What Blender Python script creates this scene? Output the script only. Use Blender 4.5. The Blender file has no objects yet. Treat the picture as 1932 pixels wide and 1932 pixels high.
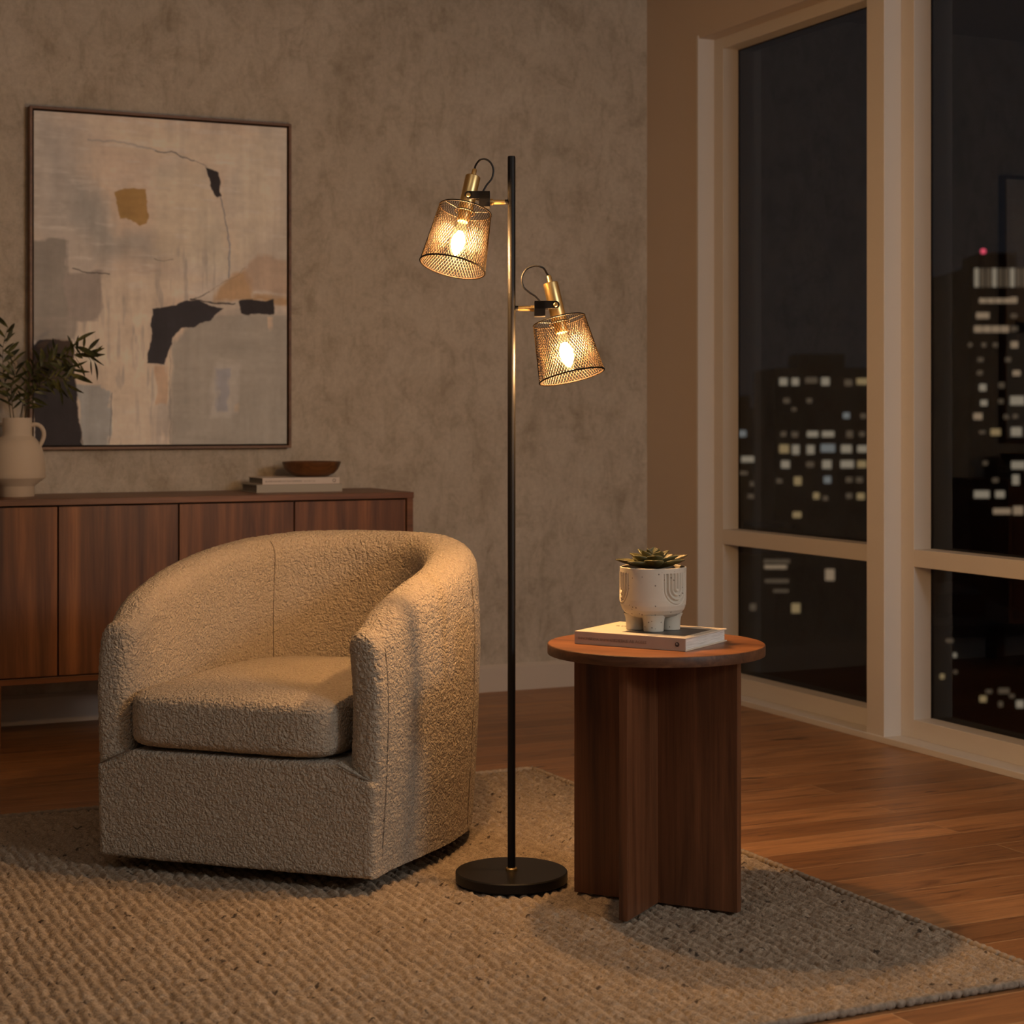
import bpy, bmesh, math, random
import numpy as np
from mathutils import Vector, Matrix
random.seed(7)
PI = math.pi
COL = bpy.context.scene.collection

# ------------------------------------------------------------------ camera geometry
F, HY, CH = 3450.0, 785.0, 1.012
KY = .471
_n = math.hypot(1, KY)
E1 = (1/_n, KY/_n)
E2 = (-KY/_n, 1/_n)
OX, OY = -3.45043, -6.11243
PHI = -math.atan(KY)
ZR = .013                                   # rug surface

def cam2w(cx, cd, z=0.0):
    """point given by metres right of / ahead of the camera -> room coordinates"""
    return Vector((OX + cx*E1[0] + cd*E1[1], OY + cx*E2[0] + cd*E2[1], z))

def on_plane(axis, val, px, py):
    c = ((px-966)/F, 1.0)
    r = Vector((c[0]*E1[0]+c[1]*E1[1], c[0]*E2[0]+c[1]*E2[1], (HY-py)/F))
    o = Vector((OX, OY, CH))
    return o + r*((val-o[axis])/r[axis])

def at_depth(px, py, d):
    return cam2w((px-966)/F*d, d, CH + (HY-py)/F*d)

# ------------------------------------------------------------------ numpy noise
def _hash(ix, iy, iz, seed):
    h = (ix.astype(np.int64)*374761393 + iy.astype(np.int64)*668265263 + iz.astype(np.int64)*2147483647 + seed*144269) & 0x7fffffff
    h = ((h ^ (h >> 13))*1274126177) & 0x7fffffff
    h = h ^ (h >> 16)
    return (h & 0xffff)/65535.0

def vnoise(P, scale, seed=0):
    Q = np.asarray(P, float)*scale
    i = np.floor(Q).astype(np.int64); f = Q-i
    f = f*f*(3-2*f)
    out = 0
    for dx in (0, 1):
        for dy in (0, 1):
            for dz in (0, 1):
                w = (f[..., 0] if dx else 1-f[..., 0])*(f[..., 1] if dy else 1-f[..., 1])*(f[..., 2] if dz else 1-f[..., 2])
                out = out + w*_hash(i[..., 0]+dx, i[..., 1]+dy, i[..., 2]+dz, seed)
    return out

def fbm(P, scale, octv=3, seed=0):
    s = 0; a = 1; t = 0
    for k in range(octv):
        s = s + a*vnoise(P, scale*2**k, seed+k*17); t += a; a *= .5
    return s/t

# ------------------------------------------------------------------ object helpers
def tag(o, label=None, cat=None, group=None, kind=None):
    if label: o['label'] = label
    if cat: o['category'] = cat
    if group: o['group'] = group
    if kind: o['kind'] = kind
    return o

def empty(name, loc, rz=0.0):
    o = bpy.data.objects.new(name, None)
    o.empty_display_size = .05
    o.location = loc; o.rotation_euler = (0, 0, rz)
    COL.objects.link(o)
    return o

class MB:
    def __init__(s): s.v = []; s.f = []
    def add(s, vs, fs, M=None):
        b = len(s.v)
        for v in vs:
            v = Vector(v)
            s.v.append(tuple(M @ v) if M is not None else tuple(v))
        s.f += [tuple(b+i for i in f) for f in fs]
        return s
    def box(s, x0, x1, y0, y1, z0, z1, M=None):
        vs = [(x, y, z) for z in (z0, z1) for y in (y0, y1) for x in (x0, x1)]
        return s.add(vs, [(0, 2, 3, 1), (4, 5, 7, 6), (0, 1, 5, 4), (2, 6, 7, 3), (0, 4, 6, 2), (1, 3, 7, 5)], M)
    def lathe(s, prof, n=48, M=None, closed=False):
        vs = []; fs = []
        m = len(prof)
        for r, z in prof:
            for k in range(n):
                a = 2*PI*k/n
                vs.append((r*math.cos(a), r*math.sin(a), z))
        for i in range(m if closed else m-1):
            j = (i+1) % m
            for k in range(n):
                q = (k+1) % n
                fs.append((i*n+k, i*n+q, j*n+q, j*n+k))
        if not closed:
            if prof[0][0] > 1e-6: fs.append(tuple(range(n))[::-1])
            if prof[-1][0] > 1e-6: fs.append(tuple((m-1)*n+k for k in range(n)))
        return s.add(vs, fs, M)
    def tube(s, pts, r, n=10, closed=False, M=None):
        pts = [Vector(p) for p in pts]; m = len(pts)
        vs = []; fs = []; up = None
        for i, p in enumerate(pts):
            a = pts[(i-1) % m] if (closed or i) else p
            b = pts[(i+1) % m] if (closed or i < m-1) else p
            t = (b-a).normalized()
            if up is None:
                up = t.orthogonal().normalized()
            up = (up - t*up.dot(t)).normalized()
            w = t.cross(up)
            rr = r[i] if isinstance(r, (list, tuple)) else r
            for k in range(n):
                an = 2*PI*k/n
                vs.append(p + up*(rr*math.cos(an)) + w*(rr*math.sin(an)))
        for i in range(m if closed else m-1):
            j = (i+1) % m
            for k in range(n):
                q = (k+1) % n
                fs.append((i*n+k, i*n+q, j*n+q, j*n+k))
        if not closed:
            fs.append(tuple(range(n))[::-1]); fs.append(tuple((m-1)*n+k for k in range(n)))
        return s.add(vs, fs, M)
    def prism(s, poly, z0, z1, M=None):
        n = len(poly)
        vs = [(x, y, z0) for x, y in poly] + [(x, y, z1) for x, y in poly]
        fs = [tuple(range(n))[::-1], tuple(range(n, 2*n))] + [(i, (i+1) % n, n+(i+1) % n, n+i) for i in range(n)]
        return s.add(vs, fs, M)
    def build(s, name, mat, parent=None, bevel=0, smooth=True, seg=2, angle=35):
        me = bpy.data.meshes.new(name)
        me.from_pydata(s.v, [], s.f); me.update()
        bm = bmesh.new(); bm.from_mesh(me)
        bmesh.ops.recalc_face_normals(bm, faces=bm.faces)
        bm.to_mesh(me); bm.free()
        return finish(name, me, mat, parent, bevel, smooth, seg, angle)

def finish(name, me, mat, parent=None, bevel=0, smooth=True, seg=2, angle=35):
    o = bpy.data.objects.new(name, me)
    COL.objects.link(o)
    if mat: me.materials.append(mat)
    if parent: o.parent = parent
    if smooth:
        me.polygons.foreach_set('use_smooth', [True]*len(me.polygons))
        me.set_sharp_from_angle(angle=math.radians(angle))
    if bevel:
        b = o.modifiers.new('edge', 'BEVEL'); b.width = bevel; b.segments = seg; b.limit_method = 'ANGLE'; b.angle_limit = math.radians(40)
        b.harden_normals = False
    return o

def grid_mesh(name, P, close_u=False, close_v=False, colors=None):
    """P: (nu, nv, 3) numpy array -> quad grid mesh"""
    nu, nv = P.shape[:2]
    idx = np.arange(nu*nv).reshape(nu, nv)
    a = idx if close_u else idx[:-1]
    b = np.roll(idx, -1, 0) if close_u else idx[1:]
    if close_v:
        a2 = np.roll(a, -1, 1); b2 = np.roll(b, -1, 1)
    else:
        a2 = a[:, 1:]; b2 = b[:, 1:]; a = a[:, :-1]; b = b[:, :-1]
    quads = np.stack([a.ravel(), b.ravel(), b2.ravel(), a2.ravel()], 1)
    me = bpy.data.meshes.new(name)
    me.vertices.add(nu*nv); me.vertices.foreach_set('co', P.reshape(-1).astype(np.float32))
    nq = len(quads)
    me.loops.add(nq*4); me.loops.foreach_set('vertex_index', quads.ravel().astype(np.int32))
    me.polygons.add(nq)
    me.polygons.foreach_set('loop_start', np.arange(0, nq*4, 4, dtype=np.int32))
    me.update(calc_edges=True)
    me.polygons.foreach_set('use_smooth', np.ones(nq, dtype=bool))
    if colors is not None:
        at = me.color_attributes.new('Paint', 'FLOAT_COLOR', 'POINT')
        c = np.ones((nu*nv, 4), np.float32); c[:, :3] = colors.reshape(-1, 3)
        at.data.foreach_set('color', c.ravel())
    me.validate()
    return me

def grid_normals(P):
    du = np.gradient(P, axis=0); dv = np.gradient(P, axis=1)
    n = np.cross(du, dv)
    return n/np.maximum(np.linalg.norm(n, axis=-1, keepdims=True), 1e-9)

def catmull(pts, n):
    pts = [np.array(p, float) for p in pts]
    P = [2*pts[0]-pts[1]] + pts + [2*pts[-1]-pts[-2]]
    out = []
    for i in range(1, len(P)-2):
        for k in range(40):
            t = k/40
            out.append(.5*((2*P[i]) + (-P[i-1]+P[i+1])*t + (2*P[i-1]-5*P[i]+4*P[i+1]-P[i+2])*t*t + (-P[i-1]+3*P[i]-3*P[i+1]+P[i+2])*t**3))
    out.append(P[-2]); out = np.array(out)
    d = np.r_[0, np.cumsum(np.linalg.norm(np.diff(out, axis=0), axis=1))]
    u = np.linspace(0, d[-1], n)
    return np.stack([np.interp(u, d, out[:, k]) for k in range(out.shape[1])], 1)

def axis_matrix(origin, zdir, ref=(0, -1, 0)):
    z = Vector(zdir).normalized(); x = Vector(ref).cross(z).normalized(); y = z.cross(x)
    M = Matrix((x, y, z)).transposed().to_4x4(); M.translation = Vector(origin)
    return M

# ------------------------------------------------------------------ materials
def S(r, g, b):
    f = lambda c: (c/255/12.92) if c/255 <= .04045 else ((c/255+.055)/1.055)**2.4
    return (f(r), f(g), f(b), 1.0)

class NT:
    def __init__(s, name):
        s.m = bpy.data.materials.new(name); s.m.use_nodes = True
        s.t = s.m.node_tree; s.t.nodes.clear()
        s.out = s.n('ShaderNodeOutputMaterial')
    def n(s, t, **kw):
        o = s.t.nodes.new(t)
        for k, v in kw.items(): setattr(o, k, v)
        return o
    def l(s, a, b): s.t.links.new(a, b)
    def val(s, sock, v):
        if hasattr(v, 'is_linked') or hasattr(v, 'links'): s.l(v, sock)
        else: sock.default_value = v
    def coord(s, which='Object', scale=(1, 1, 1), loc=(0, 0, 0), rot=(0, 0, 0)):
        tc = s.n('ShaderNodeTexCoord'); mp = s.n('ShaderNodeMapping')
        mp.inputs['Scale'].default_value = scale; mp.inputs['Location'].default_value = loc; mp.inputs['Rotation'].default_value = rot
        s.l(tc.outputs[which], mp.inputs['Vector'])
        return mp.outputs['Vector']
    def noise(s, vec, scale, detail=4, rough=.55, dist=0):
        o = s.n('ShaderNodeTexNoise')
        s.l(vec, o.inputs['Vector']); o.inputs['Scale'].default_value = scale; o.inputs['Detail'].default_value = detail
        o.inputs['Roughness'].default_value = rough; o.inputs['Distortion'].default_value = dist
        return o.outputs['Fac']
    def ramp(s, fac, stops):
        o = s.n('ShaderNodeValToRGB'); e = o.color_ramp.elements
        while len(e) < len(stops): e.new(.5)
        for k, (p, c) in enumerate(stops):
            e[k].position = p; e[k].color = c if len(c) == 4 else (*c, 1)
        s.l(fac, o.inputs['Fac'])
        return o.outputs['Color']
    def mix(s, fac, a, b, mode='MIX'):
        o = s.n('ShaderNodeMix', data_type='RGBA', blend_type=mode)
        s.val(o.inputs[0], fac); s.val(o.inputs[6], a); s.val(o.inputs[7], b)
        return o.outputs[2]
    def math(s, op, a, b=0.0, c=0.0):
        o = s.n('ShaderNodeMath', operation=op)
        for k, v in enumerate((a, b, c)): s.val(o.inputs[k], v)
        return o.outputs[0]
    def bump(s, h, strength=.3, dist=.01, normal=None):
        o = s.n('ShaderNodeBump'); o.inputs['Strength'].default_value = strength; o.inputs['Distance'].default_value = dist
        s.l(h, o.inputs['Height'])
        if normal is not None: s.l(normal, o.inputs['Normal'])
        return o.outputs['Normal']
    def bsdf(s, color, rough=.5, metal=0, normal=None, spec=.5, **kw):
        p = s.n('ShaderNodeBsdfPrincipled')
        s.val(p.inputs['Base Color'], color); s.val(p.inputs['Roughness'], rough); s.val(p.inputs['Metallic'], metal)
        p.inputs['Specular IOR Level'].default_value = spec
        for k, v in kw.items(): s.val(p.inputs[k], v)
        if normal is not None: s.l(normal, p.inputs['Normal'])
        s.l(p.outputs[0], s.out.inputs['Surface'])
        return s.m

def m_simple(name, col, rough=.5, metal=0, spec=.5, var=.08, scale=30):
    t = NT(name)
    v = t.noise(t.coord(), scale, 3)
    c = t.mix(v, tuple(x*(1-var) for x in col[:3])+(1,), tuple(min(1, x*(1+var)) for x in col[:3])+(1,))
    return t.bsdf(c, rough, metal, spec=spec)

def m_plaster():
    t = NT('limewash_plaster')
    v = t.coord()
    vs = t.coord(scale=(1, 1, .45), rot=(0, .5, 0))
    big = t.noise(v, 1.1, 5, .6, .3)
    mid = t.noise(v, 5.5, 8, .72, .5)
    brush = t.noise(vs, 16, 7, .75, .8)
    fine = t.noise(v, 60, 5, .75)
    c = t.ramp(big, [(.30, (.47, .43, .37)), (.5, (.52, .48, .415)), (.70, (.56, .52, .46))])
    c = t.mix(.55, c, t.ramp(mid, [(.36, (.66, .62, .56)), (.50, (.97, .96, .94)), (.66, (1.08, 1.08, 1.08))]), 'MULTIPLY')
    c = t.mix(.62, c, t.ramp(brush, [(.36, (.72, .69, .64)), (.50, (.98, .97, .96)), (.66, (1.10, 1.10, 1.10))]), 'MULTIPLY')
    spots = t.noise(v, 6, 10, .85, .9)
    sp = t.ramp(spots, [(.585, (0, 0, 0)), (.66, (1, 1, 1))])
    c = t.mix(t.math('MULTIPLY', sp, .38), c, (.17, .125, .085, 1))
    f2 = t.ramp(fine, [(.3, (.84, .84, .83)), (.7, (1.10, 1.10, 1.10))])
    c = t.mix(.9, c, f2, 'MULTIPLY')
    h = t.math('ADD', t.math('MULTIPLY', brush, .6), t.math('MULTIPLY', fine, .45))
    return t.bsdf(c, .9, normal=t.bump(h, .5, .006), spec=.2)

def m_paint(name, col, rough=.6, bump=.08):
    t = NT(name)
    v = t.coord()
    a = t.noise(v, 2.0, 3); b = t.noise(v, 120, 3)
    c = t.mix(a, tuple(x*.95 for x in col[:3])+(1,), tuple(min(1, x*1.04) for x in col[:3])+(1,))
    return t.bsdf(c, rough, normal=t.bump(b, bump, .002), spec=.35)

def m_wood(name, light, mid, dark, axis='Z', scale=1.0, rough=.42, seed=0, board=0.0):
    """grain runs along axis; board > 0 varies the tone in strips across the grain"""
    t = NT(name)
    st = {'X': (.06, 1, 1), 'Y': (1, .06, 1), 'Z': (1, 1, .06)}[axis]
    v = t.coord(scale=tuple(x*scale for x in st), loc=(seed*3.1, seed*1.7, seed*2.3))
    a = t.noise(v, 14, 5, .6, .9)
    b = t.noise(v, 60, 5, .65, .4)
    st2 = {'X': (.02, 1, 1), 'Y': (1, .02, 1), 'Z': (1, 1, .02)}[axis]
    v2 = t.coord(scale=tuple(x*scale for x in st2), loc=(seed, 5, seed))
    d = t.noise(v2, 160, 3, .6)
    c = t.ramp(a, [(.30, dark), (.48, mid), (.72, light)])
    c = t.mix(.55, c, t.ramp(b, [(.3, (.60, .56, .52)), (.6, (1.05, 1.05, 1.05))]), 'MULTIPLY')
    c = t.mix(.5, c, t.ramp(d, [(.35, (.66, .62, .6)), (.55, (1.04, 1.04, 1.04))]), 'MULTIPLY')
    if board:
        wv = t.noise(v2, board, 1, .3)
        c = t.mix(.75, c, t.ramp(wv, [(.35, (.62, .58, .56)), (.5, (.95, .93, .9)), (.62, (1.2, 1.16, 1.08))]), 'MULTIPLY')
    return t.bsdf(c, rough, normal=t.bump(t.math('ADD', b, t.math('MULTIPLY', d, .6)), .12, .002), spec=.4)

def m_floor():
    t = NT('oiled_oak_planks')
    v = t.coord()
    br = t.n('ShaderNodeTexBrick'); br.offset = .37; br.offset_frequency = 2; br.squash = 1
    t.l(v, br.inputs['Vector'])
    br.inputs['Scale'].default_value = 1; br.inputs['Brick Width'].default_value = 1.55; br.inputs['Row Height'].default_value = .128
    br.inputs['Mortar Size'].default_value = .0016; br.inputs['Mortar Smooth'].default_value = .2; br.inputs['Bias'].default_value = 0
    br.inputs['Color1'].default_value = (0, 0, 0, 1); br.inputs['Color2'].default_value = (1, 1, 1, 1); br.inputs['Mortar'].default_value = (.5, .5, .5, 1)
    off = t.n('ShaderNodeVectorMath', operation='MULTIPLY_ADD')
    t.l(br.outputs['Color'], off.inputs[0]); off.inputs[1].default_value = (7.0, 9.0, 5.0); t.l(v, off.inputs[2])
    def stretched(sc):
        mp = t.n('ShaderNodeMapping'); mp.inputs['Scale'].default_value = sc
        t.l(off.outputs[0], mp.inputs['Vector']); return mp.outputs[0]
    s1 = stretched((1, 8, 1)); s2 = stretched((2.5, 45, 1))
    a = t.noise(s1, 2.6, 8, .68, 1.5); b = t.noise(s2, 3.4, 6, .7, .6)
    tone = t.ramp(br.outputs['Color'], [(0, (.26, .122, .048)), (.5, (.355, .170, .068)), (1, (.46, .235, .10))])
    g = t.ramp(a, [(.30, (.42, .36, .30)), (.46, (.86, .83, .80)), (.62, (1.08, 1.06, 1.02)), (.78, (1.3, 1.25, 1.15))])
    c = t.mix(1.0, tone, g, 'MULTIPLY')
    c = t.mix(.55, c, t.ramp(b, [(.35, (.6, .56, .52)), (.6, (1.06, 1.06, 1.06))]), 'MULTIPLY')
    kn = t.noise(stretched((1.6, 8, 1)), 1.7, 3, .5, 2.2)
    c = t.mix(t.math('MULTIPLY', t.ramp(kn, [(.65, (0, 0, 0)), (.73, (1, 1, 1))]), .75), c, (.045, .02, .008, 1))
    c = t.mix(br.outputs['Fac'], c, (.44, .27, .135, 1))
    h = t.math('SUBTRACT', t.math('MULTIPLY', b, .25), br.outputs['Fac'])
    r = t.math('ADD', .30, t.math('MULTIPLY', a, .22))
    return t.bsdf(c, r, normal=t.bump(h, .25, .002), spec=.5)

def m_boucle(name='cream_boucle', gain=.73):
    t = NT(name)
    v = t.coord()
    w = t.n('ShaderNodeVectorMath', operation='MULTIPLY_ADD')
    nz = t.n('ShaderNodeTexNoise'); t.l(v, nz.inputs['Vector']); nz.inputs['Scale'].default_value = 70; nz.inputs['Detail'].default_value = 2
    t.l(nz.outputs['Color'], w.inputs[0]); w.inputs[1].default_value = (.016, .016, .016); t.l(v, w.inputs[2])
    vo = t.n('ShaderNodeTexVoronoi', feature='SMOOTH_F1'); t.l(w.outputs[0], vo.inputs['Vector']); vo.inputs['Scale'].default_value = 165
    vo.inputs['Smoothness'].default_value = .25
    f = t.noise(w.outputs[0], 260, 3, .6)
    col = t.noise(v, 210, 3, .6)
    g = gain
    c = t.ramp(col, [(.3, (.46*g, .375*g, .275*g)), (.55, (.59*g, .49*g, .37*g)), (.75, (.68*g, .58*g, .45*g))])
    h = t.math('SUBTRACT', t.math('MULTIPLY', f, .5), vo.outputs['Distance'])
    return t.bsdf(c, .95, normal=t.bump(h, .9, .006), spec=.15, **{'Sheen Weight': .15, 'Sheen Roughness': .6})

def m_attr(name, rough=.9, bump_scale=0, strength=.3, dist=.003, stretch=(1, 1, 1), spec=.2, fibre=0):
    t = NT(name)
    a = t.n('ShaderNodeVertexColor'); a.layer_name = 'Paint'
    nrm = None
    if bump_scale:
        nrm = t.bump(t.noise(t.coord(scale=stretch), bump_scale, 4, .65), strength, dist)
    col = a.outputs['Color']
    if fibre:
        f = t.noise(t.coord(), fibre, 4, .7, .8)
        col = t.mix(1.0, col, t.ramp(f, [(.30, (.55, .52, .48)), (.5, (1.0, 1.0, 1.0)), (.70, (1.42, 1.42, 1.42))]), 'MULTIPLY')
    return t.bsdf(col, rough, normal=nrm, spec=spec)

def m_metal(name, col, rough, aniso=0, brushed=0):
    t = NT(name)
    n = t.noise(t.coord(scale=(1, 1, .05)) if brushed else t.coord(), 300 if brushed else 60, 3)
    r = t.math('ADD', rough, t.math('MULTIPLY', n, .12))
    return t.bsdf(col, r, 1.0)

def m_emit(name, col, strength):
    t = NT(name)
    e = t.n('ShaderNodeEmission'); e.inputs[0].default_value = (*col, 1); e.inputs[1].default_value = strength
    t.l(e.outputs[0], t.out.inputs['Surface'])
    return t.m

def m_glass(name, tint=(1, 1, 1), ior=1.5):
    t = NT(name)
    tr = t.n('ShaderNodeBsdfTransparent'); tr.inputs[0].default_value = (*tint, 1)
    gl = t.n('ShaderNodeBsdfGlossy'); gl.inputs['Roughness'].default_value = .0; gl.inputs['Color'].default_value = (.95, .97, 1, 1)
    fr = t.n('ShaderNodeFresnel'); fr.inputs['IOR'].default_value = ior
    mx = t.n('ShaderNodeMixShader')
    geo = t.n('ShaderNodeNewGeometry')
    t.l(t.math('MULTIPLY', fr.outputs[0], t.math('SUBTRACT', 1.0, geo.outputs['Backfacing'])), mx.inputs[0]); t.l(tr.outputs[0], mx.inputs[1]); t.l(gl.outputs[0], mx.inputs[2])
    t.l(mx.outputs[0], t.out.inputs['Surface'])
    return t.m

def m_stoneware():
    t = NT('speckled_stoneware')
    v = t.coord()
    vo = t.n('ShaderNodeTexVoronoi'); t.l(v, vo.inputs['Vector']); vo.inputs['Scale'].default_value = 155
    sel = t.n('ShaderNodeSeparateColor'); t.l(vo.outputs['Color'], sel.inputs[0])
    near = t.math('LESS_THAN', vo.outputs['Distance'], .24)
    pick = t.math('GREATER_THAN', sel.outputs[0], .84)
    sp = t.math('MULTIPLY', near, pick)
    b = t.noise(v, 14, 3)
    c = t.mix(b, (.56, .51, .42, 1), (.66, .61, .52, 1))
    c = t.mix(t.math('MULTIPLY', sp, .8), c, (.10, .065, .04, 1))
    return t.bsdf(c, .62, normal=t.bump(t.noise(v, 220, 3), .12, .001), spec=.35)

MAT = {}
MAT['plaster'] = m_plaster()
MAT['wall_paint'] = m_paint('warm_beige_wall_paint', (.60, .52, .45))
MAT['ceiling'] = m_paint('ceiling_paint', (.55, .52, .47))
MAT['far_wall'] = m_paint('far_wall_paint', (.30, .26, .22))
MAT['frame_paint'] = m_paint('cream_frame_paint', (.67, .64, .60), .5)
MAT['baseboard'] = m_paint('baseboard_paint', (.56, .50, .435), .5)
MAT['floor'] = m_floor()
MAT['boucle'] = m_boucle()
MAT['seam'] = m_simple('dark_seam_thread', (.17, .135, .10, 1), .9)  # seam thread darker than the boucle around it
MAT['rug'] = m_attr('braided_wool', .95, 260, .9, .004, fibre=190)
MAT['rug_edge'] = m_wood('rug_edge_yarn', (.34, .28, .22, 1), (.20, .16, .125, 1), (.07, .055, .045, 1), 'Z', 3.0, .95)
MAT['black_metal'] = m_simple('matt_black_metal', (.007, .006, .0055, 1), .42, 0, .28)
MAT['black_plastic'] = m_simple('black_cord_rubber', (.014, .012, .011, 1), .5)
MAT['brass'] = m_metal('brushed_brass', (.70, .50, .22, 1), .30, brushed=1)
MAT['mesh'] = m_simple('bronzed_wire', (.015, .0085, .0030, 1), .5, 0, .12, .1)
MAT['rim'] = m_simple('dark_bronze_rim', (.008, .0045, .002, 1), .5, 0, .15, .1)
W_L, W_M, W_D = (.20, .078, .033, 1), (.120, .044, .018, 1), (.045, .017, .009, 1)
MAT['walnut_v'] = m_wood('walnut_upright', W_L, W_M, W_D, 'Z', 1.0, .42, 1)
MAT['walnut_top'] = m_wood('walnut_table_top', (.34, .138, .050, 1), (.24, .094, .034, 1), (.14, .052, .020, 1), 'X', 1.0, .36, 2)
MAT['walnut_edge'] = m_wood('walnut_case', (.235, .098, .038, 1), (.17, .068, .027, 1), (.095, .037, .015, 1), 'X', 1.0, .4, 3)
MAT['door_wood'] = [m_wood('walnut_door_%s' % w, (.27, .112, .042, 1), (.175, .070, .027, 1), (.088, .034, .014, 1), 'Z', 1.0, .42, 4+k*2.3, 26) for k, w in enumerate(('pale', 'plain', 'striped', 'deep'))]
MAT['gap_shade'] = m_simple('cabinet_gap_shadow', (.020, .010, .006, 1), .7)  # near-black tone paints the shade inside cabinet and frame gaps
MAT['bowl'] = m_wood('oiled_bowl_wood', (.24, .105, .035, 1), (.12, .05, .018, 1), (.045, .02, .01, 1), 'X', 1.2, .35, 8)
MAT['stoneware'] = m_stoneware()
MAT['vase'] = m_paint('matt_ceramic_slip', (.56, .49, .40), .75, .15)
MAT['soil'] = m_simple('potting_soil', (.03, .022, .015, 1), .95, 0, .1, .5, 200)
MAT['glass'] = m_glass('window_glass', (.90, .93, .95), 1.52)
def m_pages():
    t = NT('page_block')
    n = t.noise(t.coord(scale=(.012, .012, 1)), 1400, 2)
    return t.bsdf(t.ramp(n, [(.35, (.52, .50, .47)), (.6, (.82, .80, .76))]), .8, spec=.2)
MAT['paper'] = m_pages()
MAT['book_white'] = m_simple('off_white_cover', (.64, .575, .52, 1), .5, var=.03)
MAT['book_cream'] = m_simple('cream_cover', (.70, .62, .50, 1), .45, var=.03)
MAT['book_grey'] = m_simple('grey_linen_cover', (.40, .385, .34, 1), .8, var=.06, scale=300)
MAT['page_grey'] = m_simple('greyed_page_block', (.24, .22, .19, 1), .9, var=.15, scale=80)
MAT['ink'] = m_simple('dark_ink', (.05, .035, .03, 1), .6)
MAT['ink_soft'] = m_simple('faded_ink', (.22, .17, .14, 1), .6)
MAT['photo_grey'] = m_wood('cover_photograph', (.20, .19, .18, 1), (.10, .095, .09, 1), (.025, .022, .02, 1), 'X', 3.0, .4, 5)

# ------------------------------------------------------------------ setting
def struct(o, label=None, cat=None):
    o['kind'] = 'structure'
    return o

XL, YF, ZC = -5.6, -7.3, 2.605
struct(MB().box(XL-.1, .2, YF-.1, .1, -.1, 0).build('floor', MAT['floor'], smooth=False))
struct(MB().box(XL-.1, .2, YF-.1, .1, ZC, ZC+.1).build('ceiling', MAT['ceiling'], smooth=False))
struct(MB().box(XL-.1, .2, 0, .12, 0, ZC).build('wall_back', MAT['plaster'], smooth=False))
struct(MB().box(XL-.1, XL, YF, 0, 0, ZC).build('wall_left', MAT['far_wall'], smooth=False))
struct(MB().box(XL-.1, .2, YF-.1, YF, 0, ZC).build('wall_front', MAT['far_wall'], smooth=False))
OPEN = [(-.3804, -1.397), (-1.487, -2.503)]
ZO0, ZO1 = .020, 2.386
w = MB()
w.box(0, .134, OPEN[0][0], 0, 0, ZC)
w.box(0, .134, YF, OPEN[1][1], 0, ZC)
w.box(0, .134, OPEN[1][1], OPEN[0][0], ZO1, ZC)
w.box(0, .134, OPEN[1][1], OPEN[0][0], -.001, ZO0-.004)
struct(w.build('wall_right', MAT['wall_paint'], smooth=False))
struct(MB().box(.0, .134, OPEN[1][0], OPEN[0][1], ZO0-.004, ZO1).build('trim_1', MAT['frame_paint'], bevel=.002, smooth=False))
# painted linings of the openings and the low curb under both windows
t2 = MB()
t2.box(-.006, .134, OPEN[1][1], OPEN[0][0], 0, ZO0)
struct(t2.build('trim_2', MAT['frame_paint'], bevel=.002, smooth=False))
struct(MB().box(-.004, .068, OPEN[0][0]-.002, OPEN[0][0]+.010, 0.0, ZO1+.01).build('trim_3', MAT['frame_paint'], smooth=False))
b = MB(); b.prism([(0, 0), (-.014, 0), (-.014, .088), (-.004, .098), (0, .098)], 0, -XL-.02)
Mb = Matrix(((0, 0, -1, -.0), (1, 0, 0, 0), (0, 1, 0, 0), (0, 0, 0, 1)))
b = MB().prism([(0, 0), (-.014, 0), (-.014, .086), (-.006, .098), (0, .098)], 0.016, -XL, Mb)
struct(b.build('baseboard_back', MAT['baseboard'], smooth=False))
struct(MB().box(-.014, 0, OPEN[0][0]+.012, 0, 0, .098).build('baseboard_right', MAT['baseboard'], bevel=.003, smooth=False))

XFACE, XGL = .0645, .132
ZG0, ZG1, ZR0, ZR1 = .078, 2.344, .548, .602
for k, (ya, yb) in enumerate(OPEN):
    win = empty('window_%d' % (k+1), (.1, (ya+yb)/2, 0)); struct(win)
    L = lambda m: m
    cy = (ya+yb)/2
    A, B = ya-cy, yb-cy                     # A > B
    x0, x1 = XFACE-.1, XGL+.003-.1
    fw = .064
    m = MB()
    m.box(x0, x1, A-fw, A, ZO0, ZO1)
    m.box(x0, x1, B, B+fw, ZO0, ZO1)
    m.box(x0, x1, B+fw, A-fw, ZG1, ZO1)
    m.box(x0, x1, B+fw, A-fw, ZO0, ZG0)
    m.box(x0, x1, B+fw, A-fw, ZR0, ZR1)
    m.build('window_frame', MAT['frame_paint'], win, bevel=.0015, smooth=False)
    for z0, z1 in ((ZG0, ZR0), (ZR1, ZG1)):
        MB().box(XGL-.1, XGL-.1+.006, B+fw-.004, A-fw+.004, z0-.004, z1+.004).build('window_pane', MAT['glass'], win, smooth=False)
    # slim dark gaskets round each pane
    g = MB()
    for z0, z1 in ((ZG0, ZR0), (ZR1, ZG1)):
        g.box(XGL-.1-.003, XGL-.1-.0002, A-fw-.004, A-fw, z0, z1); g.box(XGL-.1-.003, XGL-.1-.0002, B+fw, B+fw+.004, z0, z1)
        g.box(XGL-.1-.003, XGL-.1-.0002, B+fw, A-fw, z1-.004, z1)
    g.build('gasket', MAT['black_plastic'], win, smooth=False)

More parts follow.
